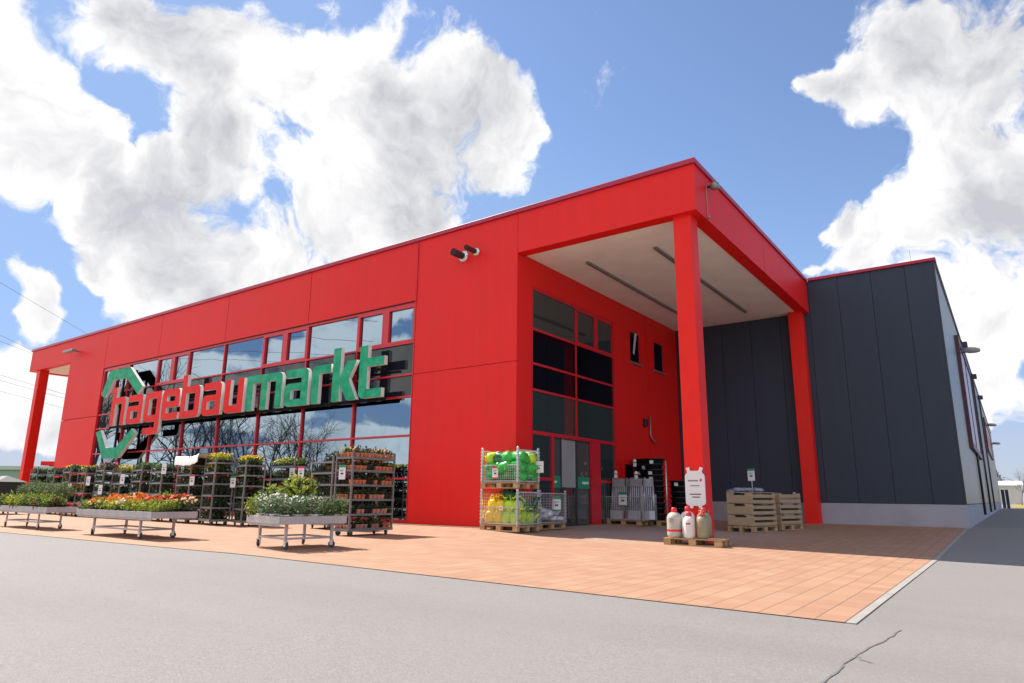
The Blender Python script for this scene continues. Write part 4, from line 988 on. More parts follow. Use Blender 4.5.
# ------------------------------------------------------------------ flower trolleys
def trolley_parts(t, L, D, zs_, Hh, board='ply'):
    mb = MB()
    for sx in (-1, 1):
        for sy in (-1, 1):
            x, y = sx * (L / 2 - .02), sy * (D / 2 - .02); mb = MB(); mb.box(x - .019, x + .019, y - .019, y + .019, .13, Hh); mb.build('post', 'trolley_steel', t)
    mb = MB(); mb.box(-L / 2, L / 2, -D / 2, D / 2, .115, .128)
    for sy in (-1, 1): mb.box(-L / 2, L / 2, sy * D / 2 - .012, sy * D / 2 + .012, .10, .165)
    for sx in (-1, 1): mb.box(sx * L / 2 - .012, sx * L / 2 + .012, -D / 2 + .013, D / 2 - .013, .10, .165)
    mb.build('base', 'trolley_steel', t)
    for z in zs_[1:]:
        mb = MB(); mb.box(-L / 2 + .03, L / 2 - .03, -D / 2 + .03, D / 2 - .03, z - .012, z, 1)
        for sy in (-1, 1): mb.box(-L / 2 + .04, L / 2 - .04, sy * (D / 2 - .012) - .012, sy * (D / 2 - .012) + .012, z - .025, z + .02)
        for sx in (-1, 1): mb.box(sx * (L / 2 - .012) - .012, sx * (L / 2 - .012) + .012, -D / 2 + .04, D / 2 - .04, z - .025, z + .02)
        mb.build('shelf', ['trolley_steel', board], t)
    for sx in (-1, 1):
        for sy in (-1, 1):
            mb = MB(); mb.lathe([(.02, -.02), (.06, -.018), (.062, 0), (.06, .018), (.02, .02)], 14); o = mb.build('wheel', 'rubber', t, smooth=False); o.location = (sx * (L / 2 - .12), sy * (D / 2 - .09), .062); o.rotation_euler = (R(90), 0, .4 * sx)
            m2 = MB(); m2.box(-.03, .03, -.03, -.024, .0, .05); m2.box(-.03, .03, .024, .03, .0, .05); m2.box(-.03, .03, -.03, .03, .0505, .058); m2.build('fork', 'trolley_steel', o).rotation_euler = (R(-90), 0, 0)

TR = {}
def get_trolley(L, D, key, zs_, Hh):
    if key not in TR: 
        t = thing('flower_trolley', '', 'plant trolley'); trolley_parts(t, L, D, zs_, Hh); TR[key] = t
    return TR[key]

TRAY = {}
def tray(kind, L, D):
    """black tray of young plants: tray, foliage, blooms; three meshes per kind, shared"""
    kk = (kind, round(L, 2)); var = rng.randrange(2); kk = kk + (var,)
    if kk in TRAY: return TRAY[kk]
    rg = random.Random(sum(map(ord, kind)) * 7 + var * 17 + 5); t = thing('plant_tray', '', 'plant tray')
    mb = MB(); mb.box(-L / 2, L / 2, -D / 2, D / 2, 0, .012); 
    for sy in (-1, 1): mb.box(-L / 2, L / 2, sy * D / 2 - .004, sy * D / 2 + .004, .0125, .05)
    n = 4; m_ = 3
    for i in range(n):
        for j in range(m_):
            x = -L / 2 + (i + .5) * L / n; y = -D / 2 + (j + .5) * D / m_; mb.lathe([(.035, .013), (.048, .09)], 8, (x, y, 0))
    mb.build('tray_base', 'tray', t)
    leaf, bloom, h, nb = {'dark': ('leaf_dark', None, .19, 0), 'green': ('leaf_mid', None, .19, 0), 'yellow': ('leaf_mid', 'fl_yellow', .19, 60), 'white': ('leaf_dark', 'fl_white', .19, 26), 'pink': ('leaf_dark', 'fl_pink', .19, 24), 'red': ('leaf_dark', 'fl_red', .19, 30), 'lime': ('leaf_lime', 'fl_yellow', .19, 24), 'purple': ('leaf_dark', 'fl_magenta', .19, 24), 'rust': ('leaf_rust', None, .19, 0), 'grey': ('leaf_grey', 'fl_white', .19, 10)}[kind]
    mb = MB(); fl = MB()
    for i in range(n):
        for j in range(m_):
            x = -L / 2 + (i + .5) * L / n + rg.gauss(0, .01); y = -D / 2 + (j + .5) * D / m_; hh = h * rg.uniform(.7, 1.15)
            for k in range(22): mb.leaf((x + rg.gauss(0, .036), y + rg.gauss(0, .036), .07 + hh * rg.random() * .9), rg.uniform(.06, .10), rg, .6, .5)
            for k in range(nb // 6 + (3 if bloom else 0)): fl.petal((x + rg.gauss(0, .04), y + rg.gauss(0, .04), .08 + hh * rg.uniform(.6, 1.1)), rg.uniform(.035, .065), rg)
    mb.build('foliage', leaf, t)
    if bloom: fl.build('blooms', bloom, t)
    TRAY[kk] = t; return t

ORD = ['bottom', 'second', 'third', 'fourth', 'fifth', 'top']
def load(tl, x, y, z0, rz, L, D, zs_, kinds, desc):
    for si, z in enumerate(zs_):
        ks = kinds[min(si, len(kinds) - 1)]
        if not ks: continue
        n = 2
        for h_ in range(n):
            kd = ks[h_ % len(ks)]
            if kd is None: continue
            lx = (-.5 + (h_ + .5) / n) * (L - .10); ln = (L - .10) / n - .02
            tx, ty = x + lx * math.cos(rz), y + lx * math.sin(rz)
            cn = {'dark': 'dark leafy', 'green': 'green leafy', 'yellow': 'yellow flowering', 'white': 'white flowering', 'pink': 'pink flowering', 'red': 'red flowering', 'lime': 'lime green', 'purple': 'purple flowering', 'rust': 'rusty brown', 'grey': 'grey green'}[kd]
            first_or_dup(tray(kd, ln, D - .08), USED, (tx, ty, z0 + z + .001), rz=rz + (0 if rg.random() < .5 else math.pi),
                label=f'{cn} plants on {ORD[si] if si < len(zs_) - 1 else "top"} shelf {"left" if h_ == 0 else "right"}, {desc}', group='trays of plants on the flower trolleys')

zsA = [.13, .47, .80, 1.12, 1.42, 1.70]
zsB = [.13, .50, .86, 1.22, 1.58]
rows = [  # x, y, rz, L, D, shelves, load bottom to top, label, description for trays
 (-9.55, -2.25, R(-6), 1.02, .56, zsA, [['dark'], ['dark', 'rust'], ['dark'], ['dark', 'dark'], ['dark', 'rust'], [None, 'dark']], 'tall flower trolley of dark plants just left of the orange pot trolley', 'trolley beside the orange pots'),
 (-12.75, -1.2, R(-4), 1.30, .56, zsB, [['dark'], ['dark', 'rust'], ['rust', 'dark'], ['grey', 'rust'], ['lime', 'green']], 'flower trolley behind the big yellow green shrub on the table', 'trolley behind the yellow shrub'),
 (-12.45, -2.75, R(-18), 1.0, .56, zsA, [['dark'], ['dark', 'dark'], ['dark'], ['dark'], ['green', 'dark'], ['yellow']], 'flower trolley with yellow blooms on top and white card on its post', 'trolley with the white card'),
 (-13.55, -3.05, R(-14), 1.0, .56, zsA, [['dark'], ['dark'], ['dark', 'dark'], ['dark', 'red'], ['yellow', 'green'], ['yellow', 'lime']], 'flower trolley with red blooms at half height and yellow blooms on top', 'trolley with red blooms'),
 (-15.15, -2.95, R(-10), 1.15, .56, zsA, [['dark'], ['dark', 'yellow'], ['dark'], ['pink', 'dark'], ['dark', 'yellow'], ['dark']], 'flower trolley covered by a white sheet', 'trolley with the white sheet'),
 (-16.9, -2.9, R(-10), 1.1, .56, zsB, [['dark'], ['dark', 'white'], ['purple', 'dark'], ['dark', 'white'], ['green', 'dark']], 'flower trolley left of the white sheet with purple blooms', 'trolley left of the sheet'),
 (-18.3, -2.85, R(-10), 1.05, .56, zsB, [['green'], ['white', 'dark'], ['red', 'dark'], ['white', 'dark'], ['dark', 'green']], 'flower trolley with white blooms below the yellow window frames', 'trolley under the letter g'),
 (-19.6, -2.9, R(-10), 1.05, .56, zsB, [['dark'], ['green', 'white'], ['white', 'dark'], ['dark', 'dark'], ['rust', 'lime']], 'flower trolley with rusty plants on top under the emblem tip', 'trolley under the emblem tip'),
 (-20.9, -2.9, R(-10), 1.05, .56, zsB, [['dark'], ['white', 'green'], ['grey', 'white'], ['dark', 'white'], ['rust', 'pink']], 'flower trolley with pink blooms on top below the green emblem', 'trolley under the emblem'),
 (-22.2, -2.95, R(-8), 1.0, .56, zsB, [['dark'], ['dark'], ['yellow', 'dark'], ['green', 'dark'], ['lime', 'dark']], 'flower trolley in front of the right edge of the far red pier', 'trolley at the pier edge'),
 (-23.5, -2.95, R(-8), 1.0, .56, zsB, [['dark'], ['yellow', 'dark'], ['yellow', 'yellow'], ['green', 'dark'], ['yellow', 'dark']], 'flower trolley with yellow blooms in front of the far red pier', 'trolley before the far pier'),
 (-25.9, -2.6, R(-8), 1.1, .56, zsB, [['dark'], ['dark'], ['red', 'pink'], ['dark', 'dark'], ['dark']], 'flower trolley with red blooms between far pier and column', 'trolley left of the far pier'),
 (-27.6, -2.6, R(-8), 1.2, .56, zsB, [['dark'], ['dark'], [None, 'red'], ['dark'], ['dark', None]], 'half empty flower trolley in front of the far red column', 'trolley before the far column'),
]
for i, (x, y, rz, L, D, zz, ld, lab_, ds) in enumerate(rows):
    Hh = 1.86 if zz is zsA else 1.78
    fz = [1.0, 1.03, .97, 1.02, .99, .96, 1.01, .95, 1.02, .97, 1.0, .96, .99][i]
    first_or_dup(get_trolley(L, D, (L, len(zz)), zz, Hh), USED, (x, y, zg(x, y)), rz=rz, scale=(1, 1, fz), label=lab_, group='flower trolleys along the window front')
    load(None, x, y, zg(x, y), rz, L, D, [q * fz for q in zz], ld, ds)
# white sheet over one trolley
x, y, rz = -15.15, -2.95, R(-10); mb = MB(); n = 20
prof = [(-.345, 1.76), (-.34, 1.92), (-.31, 2.0), (0, 2.02), (.31, 2.0), (.34, 1.85)]
vs = []
for v, z in prof:
    for i in range(n + 1):
        u = -.74 + 1.95 * i / n; sag = .07 * math.sin(math.pi * i / n) - .05 * max(0, u - .9)
        vs.append((u, v + .012 * math.sin(i * 1.9), z - sag + .025 * mnoise.noise(Vector((u * 3, v * 4, 0)))))
for dz_ in (0, -.01): mb.add([(a, b_ - dz_, c + dz_) for a, b_, c in vs], [(j * (n + 1) + i, j * (n + 1) + i + 1, (j + 1) * (n + 1) + i + 1, (j + 1) * (n + 1) + i) for j in range(len(prof) - 1) for i in range(n)])
o = mb.build('dust_sheet', 'sheet_white', None, True, (x, y, zg(x, y))); o.rotation_euler = (0, 0, rz); tag(o, 'white sheet draped over the top of one flower trolley', 'sheet')

# near trolley: pots one by one
nx_, ny_, nrz = -6.95, -3.35, R(90 + 2)
zsN = [.13, .46, .78, 1.10, 1.42, 1.70]
tN = get_trolley(1.35, .56, 'near', zsN, 1.86); nz_ = zg(nx_, ny_)
first_or_dup(tN, USED, (nx_, ny_, nz_), rz=nrz, label='tall flower trolley filled with orange sleeved pots next to the red pier', group='flower trolleys along the window front')
def pot_proto(sleeve, leaf, bloom, seed, nl=16, h=.13, nb=5, r=.058, ls=.07, ph=.105, nm='potted_plant'):
    rg = random.Random(seed); t = thing(nm, '', 'potted plant'); mb = MB()
    mb.lathe([(r * .72, 0), (r * .76, .004), (r, ph * .92), (r * 1.06, ph * .93), (r * 1.06, ph), (r * .9, ph), (r * .85, ph * .85)], 12); mb.build('pot', sleeve, t, smooth=True)
    mb = MB()
    for k in range(nl): mb.leaf((rg.gauss(0, r * .45), rg.gauss(0, r * .45), ph * .8 + h * rg.random() * .7), ls * rg.uniform(.7, 1.2), rg, .55, .4)
    mb.build('foliage', leaf, t)
    if bloom:
        mb = MB()
        for k in range(nb): mb.petal((rg.gauss(0, r * .7), rg.gauss(0, r * .7), ph + h * rg.uniform(.45, 1.0)), rg.uniform(.035, .06), rg)
        mb.build('blooms', bloom, t)
    return t
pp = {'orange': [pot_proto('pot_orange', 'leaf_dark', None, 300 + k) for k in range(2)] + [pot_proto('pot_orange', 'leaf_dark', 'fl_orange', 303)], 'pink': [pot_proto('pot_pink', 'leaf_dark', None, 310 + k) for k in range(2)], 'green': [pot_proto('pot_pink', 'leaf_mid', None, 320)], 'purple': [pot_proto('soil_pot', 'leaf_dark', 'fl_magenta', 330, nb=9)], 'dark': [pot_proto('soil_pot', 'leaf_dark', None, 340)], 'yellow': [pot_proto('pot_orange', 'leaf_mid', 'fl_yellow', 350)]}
def nrel(lx, ly): return nx_ + lx * math.cos(nrz) - ly * math.sin(nrz), ny_ + lx * math.sin(nrz) + ly * math.cos(nrz)
rg = random.Random(77)
scheme = ['dpdpppdggdooo', 'dddppddppppdp', 'ddooodppppddd', 'dooooddodoooy', 'dooooddoooooo', 'ooooooooooooo']
for si, z in enumerate(zsN):
    for k in range(11):
        c = scheme[si][k + 1 if k < 12 else 12]
        kd = {'d': 'dark', 'p': 'pink', 'o': 'orange', 'g': 'green', 'y': 'yellow'}[c]
        if si == 5 and k % 3 == 1: kd = 'pink'
        lx = -.60 + k * .12; 
        for ly in (-.19,) if si < 5 else (-.19, -.06):
            px_, py_ = nrel(lx, ly); pr = rg.choice(pp[kd])
            nm = {'dark': 'dark', 'pink': 'pink sleeved', 'orange': 'orange sleeved', 'green': 'green leafed pink', 'yellow': 'yellow flowering orange'}[kd]
            first_or_dup(pr, USED, (px_, py_, nz_ + z + .002), rz=rg.random() * 6, scale=1.08, label=f'{nm} pot on the {ORD[si]} shelf of the trolley by the red pier', group=f'{nm} pots on the {ORD[si]} shelf of the near trolley')
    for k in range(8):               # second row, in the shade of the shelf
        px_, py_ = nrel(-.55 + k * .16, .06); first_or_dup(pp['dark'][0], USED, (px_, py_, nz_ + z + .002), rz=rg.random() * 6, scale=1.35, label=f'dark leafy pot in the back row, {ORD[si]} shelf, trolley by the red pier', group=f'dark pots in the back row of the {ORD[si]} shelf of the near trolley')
    for ly in (-.06, .07, .19):      # end of the shelf that faces the street
        kd = ['pink', 'dark', 'orange', 'purple', 'orange', 'yellow'][si]; px_, py_ = nrel(-.58, ly); 
        if si == 5 and abs(ly) < .03: continue
        nm = {'dark': 'dark', 'pink': 'pink sleeved', 'orange': 'orange sleeved', 'purple': 'purple flowering', 'yellow': 'yellow flowering'}[kd]
        first_or_dup(rg.choice(pp[kd]), USED, (px_, py_, nz_ + z + .002), rz=rg.random() * 6, label=f'{nm} pot, street end of {ORD[si]} shelf, trolley by the red pier', group=f'end pots on the {ORD[si]} shelf of the near trolley')
x, y = nrel(-.70, .02); price_card('white price card with green header on the orange pot trolley', x, y, nz_ + 1.22, R(4), .20, .32, 'green_card')
for (x, y, z, hd, lb) in ((-12.88, -3.0, 1.05, 'green_card', 'white price card with green header on the trolley with yellow blooms on top'), (-14.55, -3.3, 1.10, 'pink_card', 'pinkish price card on the right post of the sheet covered trolley'), (-12.1, -1.6, 1.28, 'white', 'small white card on the trolley behind the shrub table'),
                          (-10.35, -2.6, 1.30, 'pink_card', 'red headed price card on the left post of the tall dark plant trolley'), (-18.9, -3.3, 1.15, 'white', 'white card on the trolley under the letter g'), (-21.45, -3.3, 1.1, 'white', 'white card on the trolley under the green emblem'), (-16.25, -3.3, 1.45, 'white', 'small white card by the left corner of the sheet'), (-20.3, -3.35, .80, 'white', 'white card low on the trolley under the emblem tip'), (-22.8, -3.35, .85, 'white', 'white card on the trolley at the pier edge')):
    price_card(lb, x, y, zg(x, y) + z, R(12), .2, .32, hd)

# ------------------------------------------------------------------ plant tables
def table_parts(t, L, D, lx, ly, zt=.53):
    mb = MB(); mb.box(-L / 2 + .02, L / 2 - .02, -D / 2 + .02, D / 2 - .02, zt - .115, zt - .10); 
    for sy in (-1, 1): mb.box(-L / 2, L / 2, sy * D / 2 - .012, sy * D / 2 + .012, zt - .125, zt)
    for sx in (-1, 1): mb.box(sx * L / 2 - .012, sx * L / 2 + .012, -D / 2 + .0125, D / 2 - .0125, zt - .125, zt)
    for sy in (-1, 1): mb.box(-L / 2 + .03, L / 2 - .03, sy * (D / 2 - .012) - .004, sy * (D / 2 - .012) + .004, zt - .16, zt - .126)
    mb.build('table_top', 'alu', t, bevel=.006)
    for sx in (-1, 1):
        for sy in (-1, 1):
            mb = MB(); x, y = sx * lx / 2, sy * ly / 2; mb.box(x - .021, x + .021, y - .021, y + .021, .13, zt - .126); mb.build('leg', 'alu', t)
            mb = MB(); mb.lathe([(.018, -.016), (.056, -.014), (.06, 0), (.056, .014), (.018, .016)], 16); o = mb.build('castor', 'rubber', t); o.location = (x + .02 * sx, y, .06); o.rotation_euler = (R(90), 0, .5 * sx + .3 * sy)
            m2 = MB(); m2.box(-.026, .026, -.03, -.022, -.01, .07); m2.box(-.026, .026, .022, .03, -.01, .07); m2.box(-.026, .026, -.03, .03, .0705, .078); m2.build('fork', 'zinc', o).rotation_euler = (R(-90), 0, 0)
    mb = MB()
    for sy in (-1, 1): mb.bar((-lx / 2 + .022, sy * ly / 2, .17), (lx / 2 - .022, sy * ly / 2, .17), .032, .032)
    for sx in (-1, 1): mb.bar((sx * lx / 2, -ly / 2 + .022, .172), (sx * lx / 2, ly / 2 - .022, .172), .032, .032)
    mb.build('stretcher', 'alu', t)
T3 = (-5.00, -6.62, R(-9)); T2 = (-9.78, -7.1, 0.0); T1 = (-14.75, -7.18, 0.0)
t3 = thing('plant_table', 'square aluminium plant table on castors with shrubs and white flowers', 'plant table', (T3[0], T3[1], zg(T3[0], T3[1])), T3[2], 'aluminium plant tables on castors'); table_parts(t3, 1.22, 1.22, .95, .84)
t2 = thing('plant_table', 'long aluminium plant table of orange and red flowers', 'plant table', (T2[0], T2[1], zg(T2[0], T2[1])), T2[2], 'aluminium plant tables on castors'); table_parts(t2, 3.25, .90, 2.0, .66)
dup(t2, (T1[0], T1[1], zg(T1[0], T1[1])), T1[2], 'long aluminium plant table of conifer balls and yellow green plants', scale=(1, .72, 1))
def on(T, lx, ly, dz=.432): return (T[0] + lx * math.cos(T[2]) - ly * math.sin(T[2]), T[1] + lx * math.sin(T[2]) + ly * math.cos(T[2]), zg(T[0], T[1]) + dz)

def bush_proto(pot, leaf, bloom, seed, rx, rz, nl, ls, nb=0, bs=.05, leaf2=None, ph=.12, pr=.08, lift=0, stem=0, asp=.5):
    rg = random.Random(seed); t = thing('potted_plant', '', 'potted plant'); mb = MB()
    mb.lathe([(pr * .75, 0), (pr, ph * .92), (pr * 1.06, ph * .93), (pr * 1.06, ph), (pr * .9, ph), (pr * .86, ph * .8)], 14); mb.build('pot', pot, t, smooth=True)
    mb = MB(); m2 = MB(); fl = MB(); zc = ph + stem + rz * .85
    off = Vector((rg.random() * 30, rg.random() * 30, 3))
    for k in range(nl):
        d = Vector((rg.gauss(0, 1), rg.gauss(0, 1), rg.gauss(0, 1))).normalized(); rad = (rg.random() ** .45) * (1 + .35 * mnoise.noise(d * 1.8 + off))
        p = Vector((d.x * rx * rad, d.y * rx * rad, zc + d.z * rz * rad))
        tgt = m2 if leaf2 and mnoise.noise(d * 1.6 + off) + d.z * .3 > .1 else mb
        tgt.leaf(p, ls * rg.uniform(.7, 1.3), rg, asp, .4)
    for k in range(nb):
        d = Vector((rg.gauss(0, 1), rg.gauss(0, 1), abs(rg.gauss(0, 1)) + .15)).normalized(); rad = 1.02 + .3 * mnoise.noise(d * 1.8 + off)
        fl.petal((d.x * rx * rad, d.y * rx * rad, zc + d.z * rz * rad), bs * rg.uniform(.7, 1.2), rg)
    mb.build('foliage', leaf, t)
    if leaf2: m2.build('young_foliage', leaf2, t)
    if stem: 
        m3 = MB(); m3.tube([(0, 0, ph * .8), (.005, .005, ph + stem + .02)], .012, 6); m3.build('stem', 'bark', t)
    if nb: fl.build('blooms', bloom, t)
    return t
rg = random.Random(5)
# table 3
b = bush_proto('soil_pot', 'leaf_dark', None, 401, .33, .25, 1700, .075, 0, leaf2='leaf_lime', ph=.14, pr=.12, asp=.55); x, y, z = on(T3, -.38, .22); b.location = (x, y, z); b.scale = (1.2,) * 3; tag(b, 'big round yellow green shrub on the square plant table')
b = bush_proto('soil_pot', 'leaf_dark', None, 402, .22, .27, 480, .07, 0, leaf2='leaf_lime', ph=.12, pr=.1); b.location = on(T3, -.50, -.30); tag(b, 'tall dark and lime shrub at the left of the square plant table', group=None)
b = bush_proto('soil_pot', 'leaf_mid', 'fl_pink', 403, .18, .22, 300, .06, 14, .035, leaf2='leaf_rust', ph=.1, pr=.09); b.location = on(T3, -.50, .02); tag(b, 'rusty leaved shrub at the front left of the square plant table')
b = bush_proto('soil_pot', 'leaf_lime', None, 404, .15, .17, 260, .05, 0, ph=.1, pr=.09); b.location = on(T3, -.54, -.54); tag(b, 'pale green bushy plant at the left corner of the square table')
wf = [bush_proto('pot_white', 'leaf_grey', 'fl_white', 410 + k, .15, .13, 300, .045, 16 + 6 * k, .032, ph=.10, pr=.075) for k in range(3)]
for k, (lx, ly) in enumerate(((-.22, -.52), (.02, -.50), (.26, -.52), (.50, -.50), (.50, -.24), (.26, -.26), (.02, -.24), (.52, .02), (.28, .0), (-.20, -.27), (.06, .04))):
    first_or_dup(wf[k % 3], USED, on(T3, lx, ly), rz=rg.random() * 6, scale=rg.uniform(1.1, 1.35), label='low grey green pot plant with small white flowers on the square table', group='white flowered pots on the square plant table')
gf = bush_proto('pot_white', 'leaf_mid', None, 420, .20, .16, 420, .06, 0, leaf2='leaf_grey', ph=.11, pr=.09)
gf.location = on(T3, .46, .50); tag(gf, 'bright green dome plant in white pot at the right of the square table')
dup(gf, on(T3, .48, .27), 1.4, 'bright green dome plant in white pot, second from the right edge of the square table', None, .92)
# table 2
pr_o = [bush_proto('soil_pot', 'leaf_mid', 'fl_orange', 430 + k, .095, .085, 80, .05, 34, .062, ph=.09, pr=.06) for k in range(2)]
pr_y = [bush_proto('soil_pot', 'leaf_lime', 'fl_yellow', 440 + k, .095, .085, 100, .05, 9, .045, ph=.09, pr=.06) for k in range(2)]
pr_r = [bush_proto('soil_pot', 'leaf_mid', 'fl_red', 450 + k, .095, .09, 80, .05, 36, .06, ph=.09, pr=.06) for k in range(2)]
pr_p = [bush_proto('soil_pot', 'leaf_mid', 'fl_pale', 460 + k, .095, .085, 90, .05, 20, .045, ph=.09, pr=.06) for k in range(2)]
pr_l = [bush_proto('soil_pot', 'leaf_lime', None, 470 + k, .10, .08, 120, .05, 0, ph=.09, pr=.06) for k in range(2)]
NM = {'o': ('orange flowering pot plant on the long flower table', 'orange flowers on the long table', pr_o), 'y': ('yellow flowering pot plant on the long flower table', 'yellow flowers on the long table', pr_y), 'r': ('red flowering pot plant on the long flower table', 'red flowers on the long table', pr_r), 'p': ('apricot flowering pot plant on the long flower table', 'apricot flowers on the long table', pr_p), 'l': ('lime green pot plant along the front edge of the flower table', 'lime plants on the long table', pr_l)}
grid = ['lyoyplyypylylll', 'yooooyooyolllll', 'oooooopoyrrrrpl', 'ooopoooyprrrrrp', 'opoooooplprrprp']
for j, rw in enumerate(grid):
    for i, c in enumerate(rw):
        lb, gp, pr = NM[c]; lx = -1.50 + i * .214 + rg.gauss(0, .012); ly = -.36 + j * .175 + rg.gauss(0, .012)
        first_or_dup(rg.choice(pr), USED, on(T2, lx, ly), rz=rg.random() * 6, scale=rg.uniform(1.08, 1.32) * (1 + .07 * j), label=lb, group=gp)
b = bush_proto('soil_pot', 'leaf_mid', None, 480, .24, .21, 420, .06, 0, leaf2='leaf_lime', ph=.11, pr=.1); b.location = on(T2, .75, .26); tag(b, 'mounded lime green plant rising above the red flowers')
b = bush_proto('soil_pot', 'leaf_grey', None, 481, .13, .11, 160, .05, 0, ph=.1, pr=.08); b.location = on(T2, -1.50, -.36); tag(b, 'blue grey bushy plant at the left corner of the flower table'); b.location.y -= .02
# table 1
cf = [bush_proto('soil_pot', 'leaf_conifer', None, 500 + k, .20, .17, 900, .055, 0, ph=.12, pr=.09, stem=.13, asp=.25) for k in range(3)]
for k, (lx, ly) in enumerate(((-1.05, .12), (-.50, .16), (.05, .12), (.62, .16), (1.15, .14), (-.78, .26))):
    first_or_dup(cf[k % 3], USED, on(T1, lx, ly), rz=rg.random() * 6, scale=rg.uniform(1.12, 1.28), label='dark round conifer ball in pot at the back of the leftmost table', group='conifer balls on the leftmost table')
ye = [bush_proto('soil_pot', 'leaf_lime', 'fl_yellow', 510 + k, .10, .10, 130, .055, 4, .04, ph=.09, pr=.06) for k in range(2)]; gr_ = [bush_proto('soil_pot', 'leaf_mid', None, 520 + k, .11, .11, 140, .055, 0, leaf2='leaf_lime', ph=.09, pr=.06) for k in range(2)]
rs = [bush_proto('soil_pot', 'leaf_rust', None, 530, .10, .10, 120, .055, 0, ph=.09, pr=.06)]
for j in range(3):
    for i in range(15):
        lx = -1.50 + i * .212; ly = -.26 + j * .13; fz = mnoise.noise(Vector((lx * 1.3, ly * 2, 4)))
        kd = ye if lx < .1 and fz > -.15 else (rs if lx > .75 and rg.random() < .45 else gr_)
        lb, gp = (('yellow green low plant at the front of the leftmost table', 'yellow green plants on the leftmost table') if kd is ye else ('rusty brown low plant on the leftmost table', 'rusty plants on the leftmost table') if kd is rs else ('mid green low plant on the leftmost table', 'green plants on the leftmost table'))
        first_or_dup(rg.choice(kd), USED, on(T1, lx + rg.gauss(0, .015), ly + rg.gauss(0, .015)), rz=rg.random() * 6, scale=rg.uniform(1.05, 1.4), label=lb, group=gp)
# prototypes nothing used are removed
for o in list(COL.objects):
    if o.parent is None and o.type == 'EMPTY' and 'label' not in o.keys():
        for c in list(o.children):
            for g in list(c.children): bpy.data.objects.remove(g)
            bpy.data.objects.remove(c)
        bpy.data.objects.remove(o)

# ------------------------------------------------------------------ sky, sun, camera
SUN_EL = 50.0
travel = Vector((math.cos(R(SUN_EL)), -.012 * math.cos(R(SUN_EL)), -math.sin(R(SUN_EL)))).normalized()
sd = bpy.data.lights.new('sun', 'SUN'); sd.energy = 3.95; sd.angle = R(.53); sd.color = (1.0, .945, .87)
so = bpy.data.objects.new('sun', sd); COL.objects.link(so); so.rotation_euler = travel.to_track_quat('-Z', 'Y').to_euler(); so.location = (-30, 0, 40)

world = bpy.data.worlds.new('World'); scene.world = world; world.use_nodes = True
nt = world.node_tree; bg = nt.nodes['Background']
sky = N(nt, 'ShaderNodeTexSky'); sky.sky_type = 'NISHITA'; sky.sun_disc = False
sky.sun_elevation = R(SUN_EL); sky.sun_rotation = R(-90); sky.air_density = 1.0; sky.dust_density = .25; sky.ozone_density = 1.6; sky.altitude = 60
tc = N(nt, 'ShaderNodeTexCoord'); D = tc.outputs['Generated']
# --- cumulus clouds: banks at given compass bearings and heights, broken up by turbulence
def vm(op, a, b_=None, s_=None):
    n = N(nt, 'ShaderNodeVectorMath'); n.operation = op
    for i, v in enumerate((a, b_)):
        if v is None: continue
        if isinstance(v, tuple): n.inputs[i].default_value = v
        else: nt.links.new(v, n.inputs[i])
    if s_ is not None: n.inputs['Scale'].default_value = s_
    return n
BANKS = [
 (-0.782, 0.317, 0.537, 0.085),
 (-0.742, 0.398, 0.540, 0.115),
 (-0.679, 0.507, 0.532, 0.149),
 (-0.607, 0.608, 0.512, 0.140),
 (-0.536, 0.676, 0.506, 0.092),
 (-0.484, 0.701, 0.524, 0.035),
 (-0.792, 0.442, 0.420, 0.107),
 (-0.730, 0.561, 0.391, 0.127),
 (-0.650, 0.638, 0.414, 0.115),
 (-0.849, 0.370, 0.378, 0.064),
 (-0.882, 0.344, 0.322, 0.070),
 (-0.854, 0.421, 0.306, 0.119),
 (-0.901, 0.335, 0.277, 0.044),
 (-0.804, 0.508, 0.308, 0.097),
 (-0.853, 0.213, 0.477, 0.068),
 (-0.867, 0.256, 0.428, 0.071),
 (-0.890, 0.239, 0.388, 0.070),
 (-0.877, 0.293, 0.382, 0.043),
 (-0.873, 0.322, 0.366, 0.025),
 (-0.940, 0.279, 0.199, 0.048),
 (-0.931, 0.307, 0.197, 0.024),
 (0.050, 0.870, 0.490, 0.125),
 (-0.020, 0.876, 0.482, 0.084),
 (-0.083, 0.869, 0.488, 0.063),
 (-0.123, 0.849, 0.514, 0.038),
 (0.043, 0.929, 0.368, 0.129),
 (-0.039, 0.935, 0.353, 0.075),
 (-0.097, 0.938, 0.334, 0.071),
 (-0.144, 0.919, 0.367, 0.040),
 (0.017, 0.972, 0.236, 0.132),
 (-0.027, 0.978, 0.206, 0.074),
 (-0.163, 0.918, 0.361, 0.024),
 (-0.144, 0.787, 0.600, 0.015),
 (-0.203, 0.852, 0.482, 0.009),
 (-0.036, 0.820, 0.571, 0.014),
 (-0.012, 0.996, 0.083, 0.048),
 (0.021, 0.993, 0.117, 0.047),
 (-0.948, 0.301, 0.106, 0.072),
 (-0.936, 0.342, 0.085, 0.049),
 (-0.130, 0.956, 0.263, 0.059),
 (-0.168, 0.936, 0.311, 0.030),
 (-0.142, 0.956, 0.258, 0.040),
]
warpn = N(nt, 'ShaderNodeTexNoise'); warpn.inputs['Scale'].default_value = 5.0; warpn.inputs['Detail'].default_value = 5; nt.links.new(D, warpn.inputs['Vector'])
wv = vm('SCALE', vm('SUBTRACT', warpn.outputs['Color'], (.5, .5, .5)).outputs[0], None, .22).outputs[0]
DW = vm('ADD', D, wv).outputs[0]
mask = None
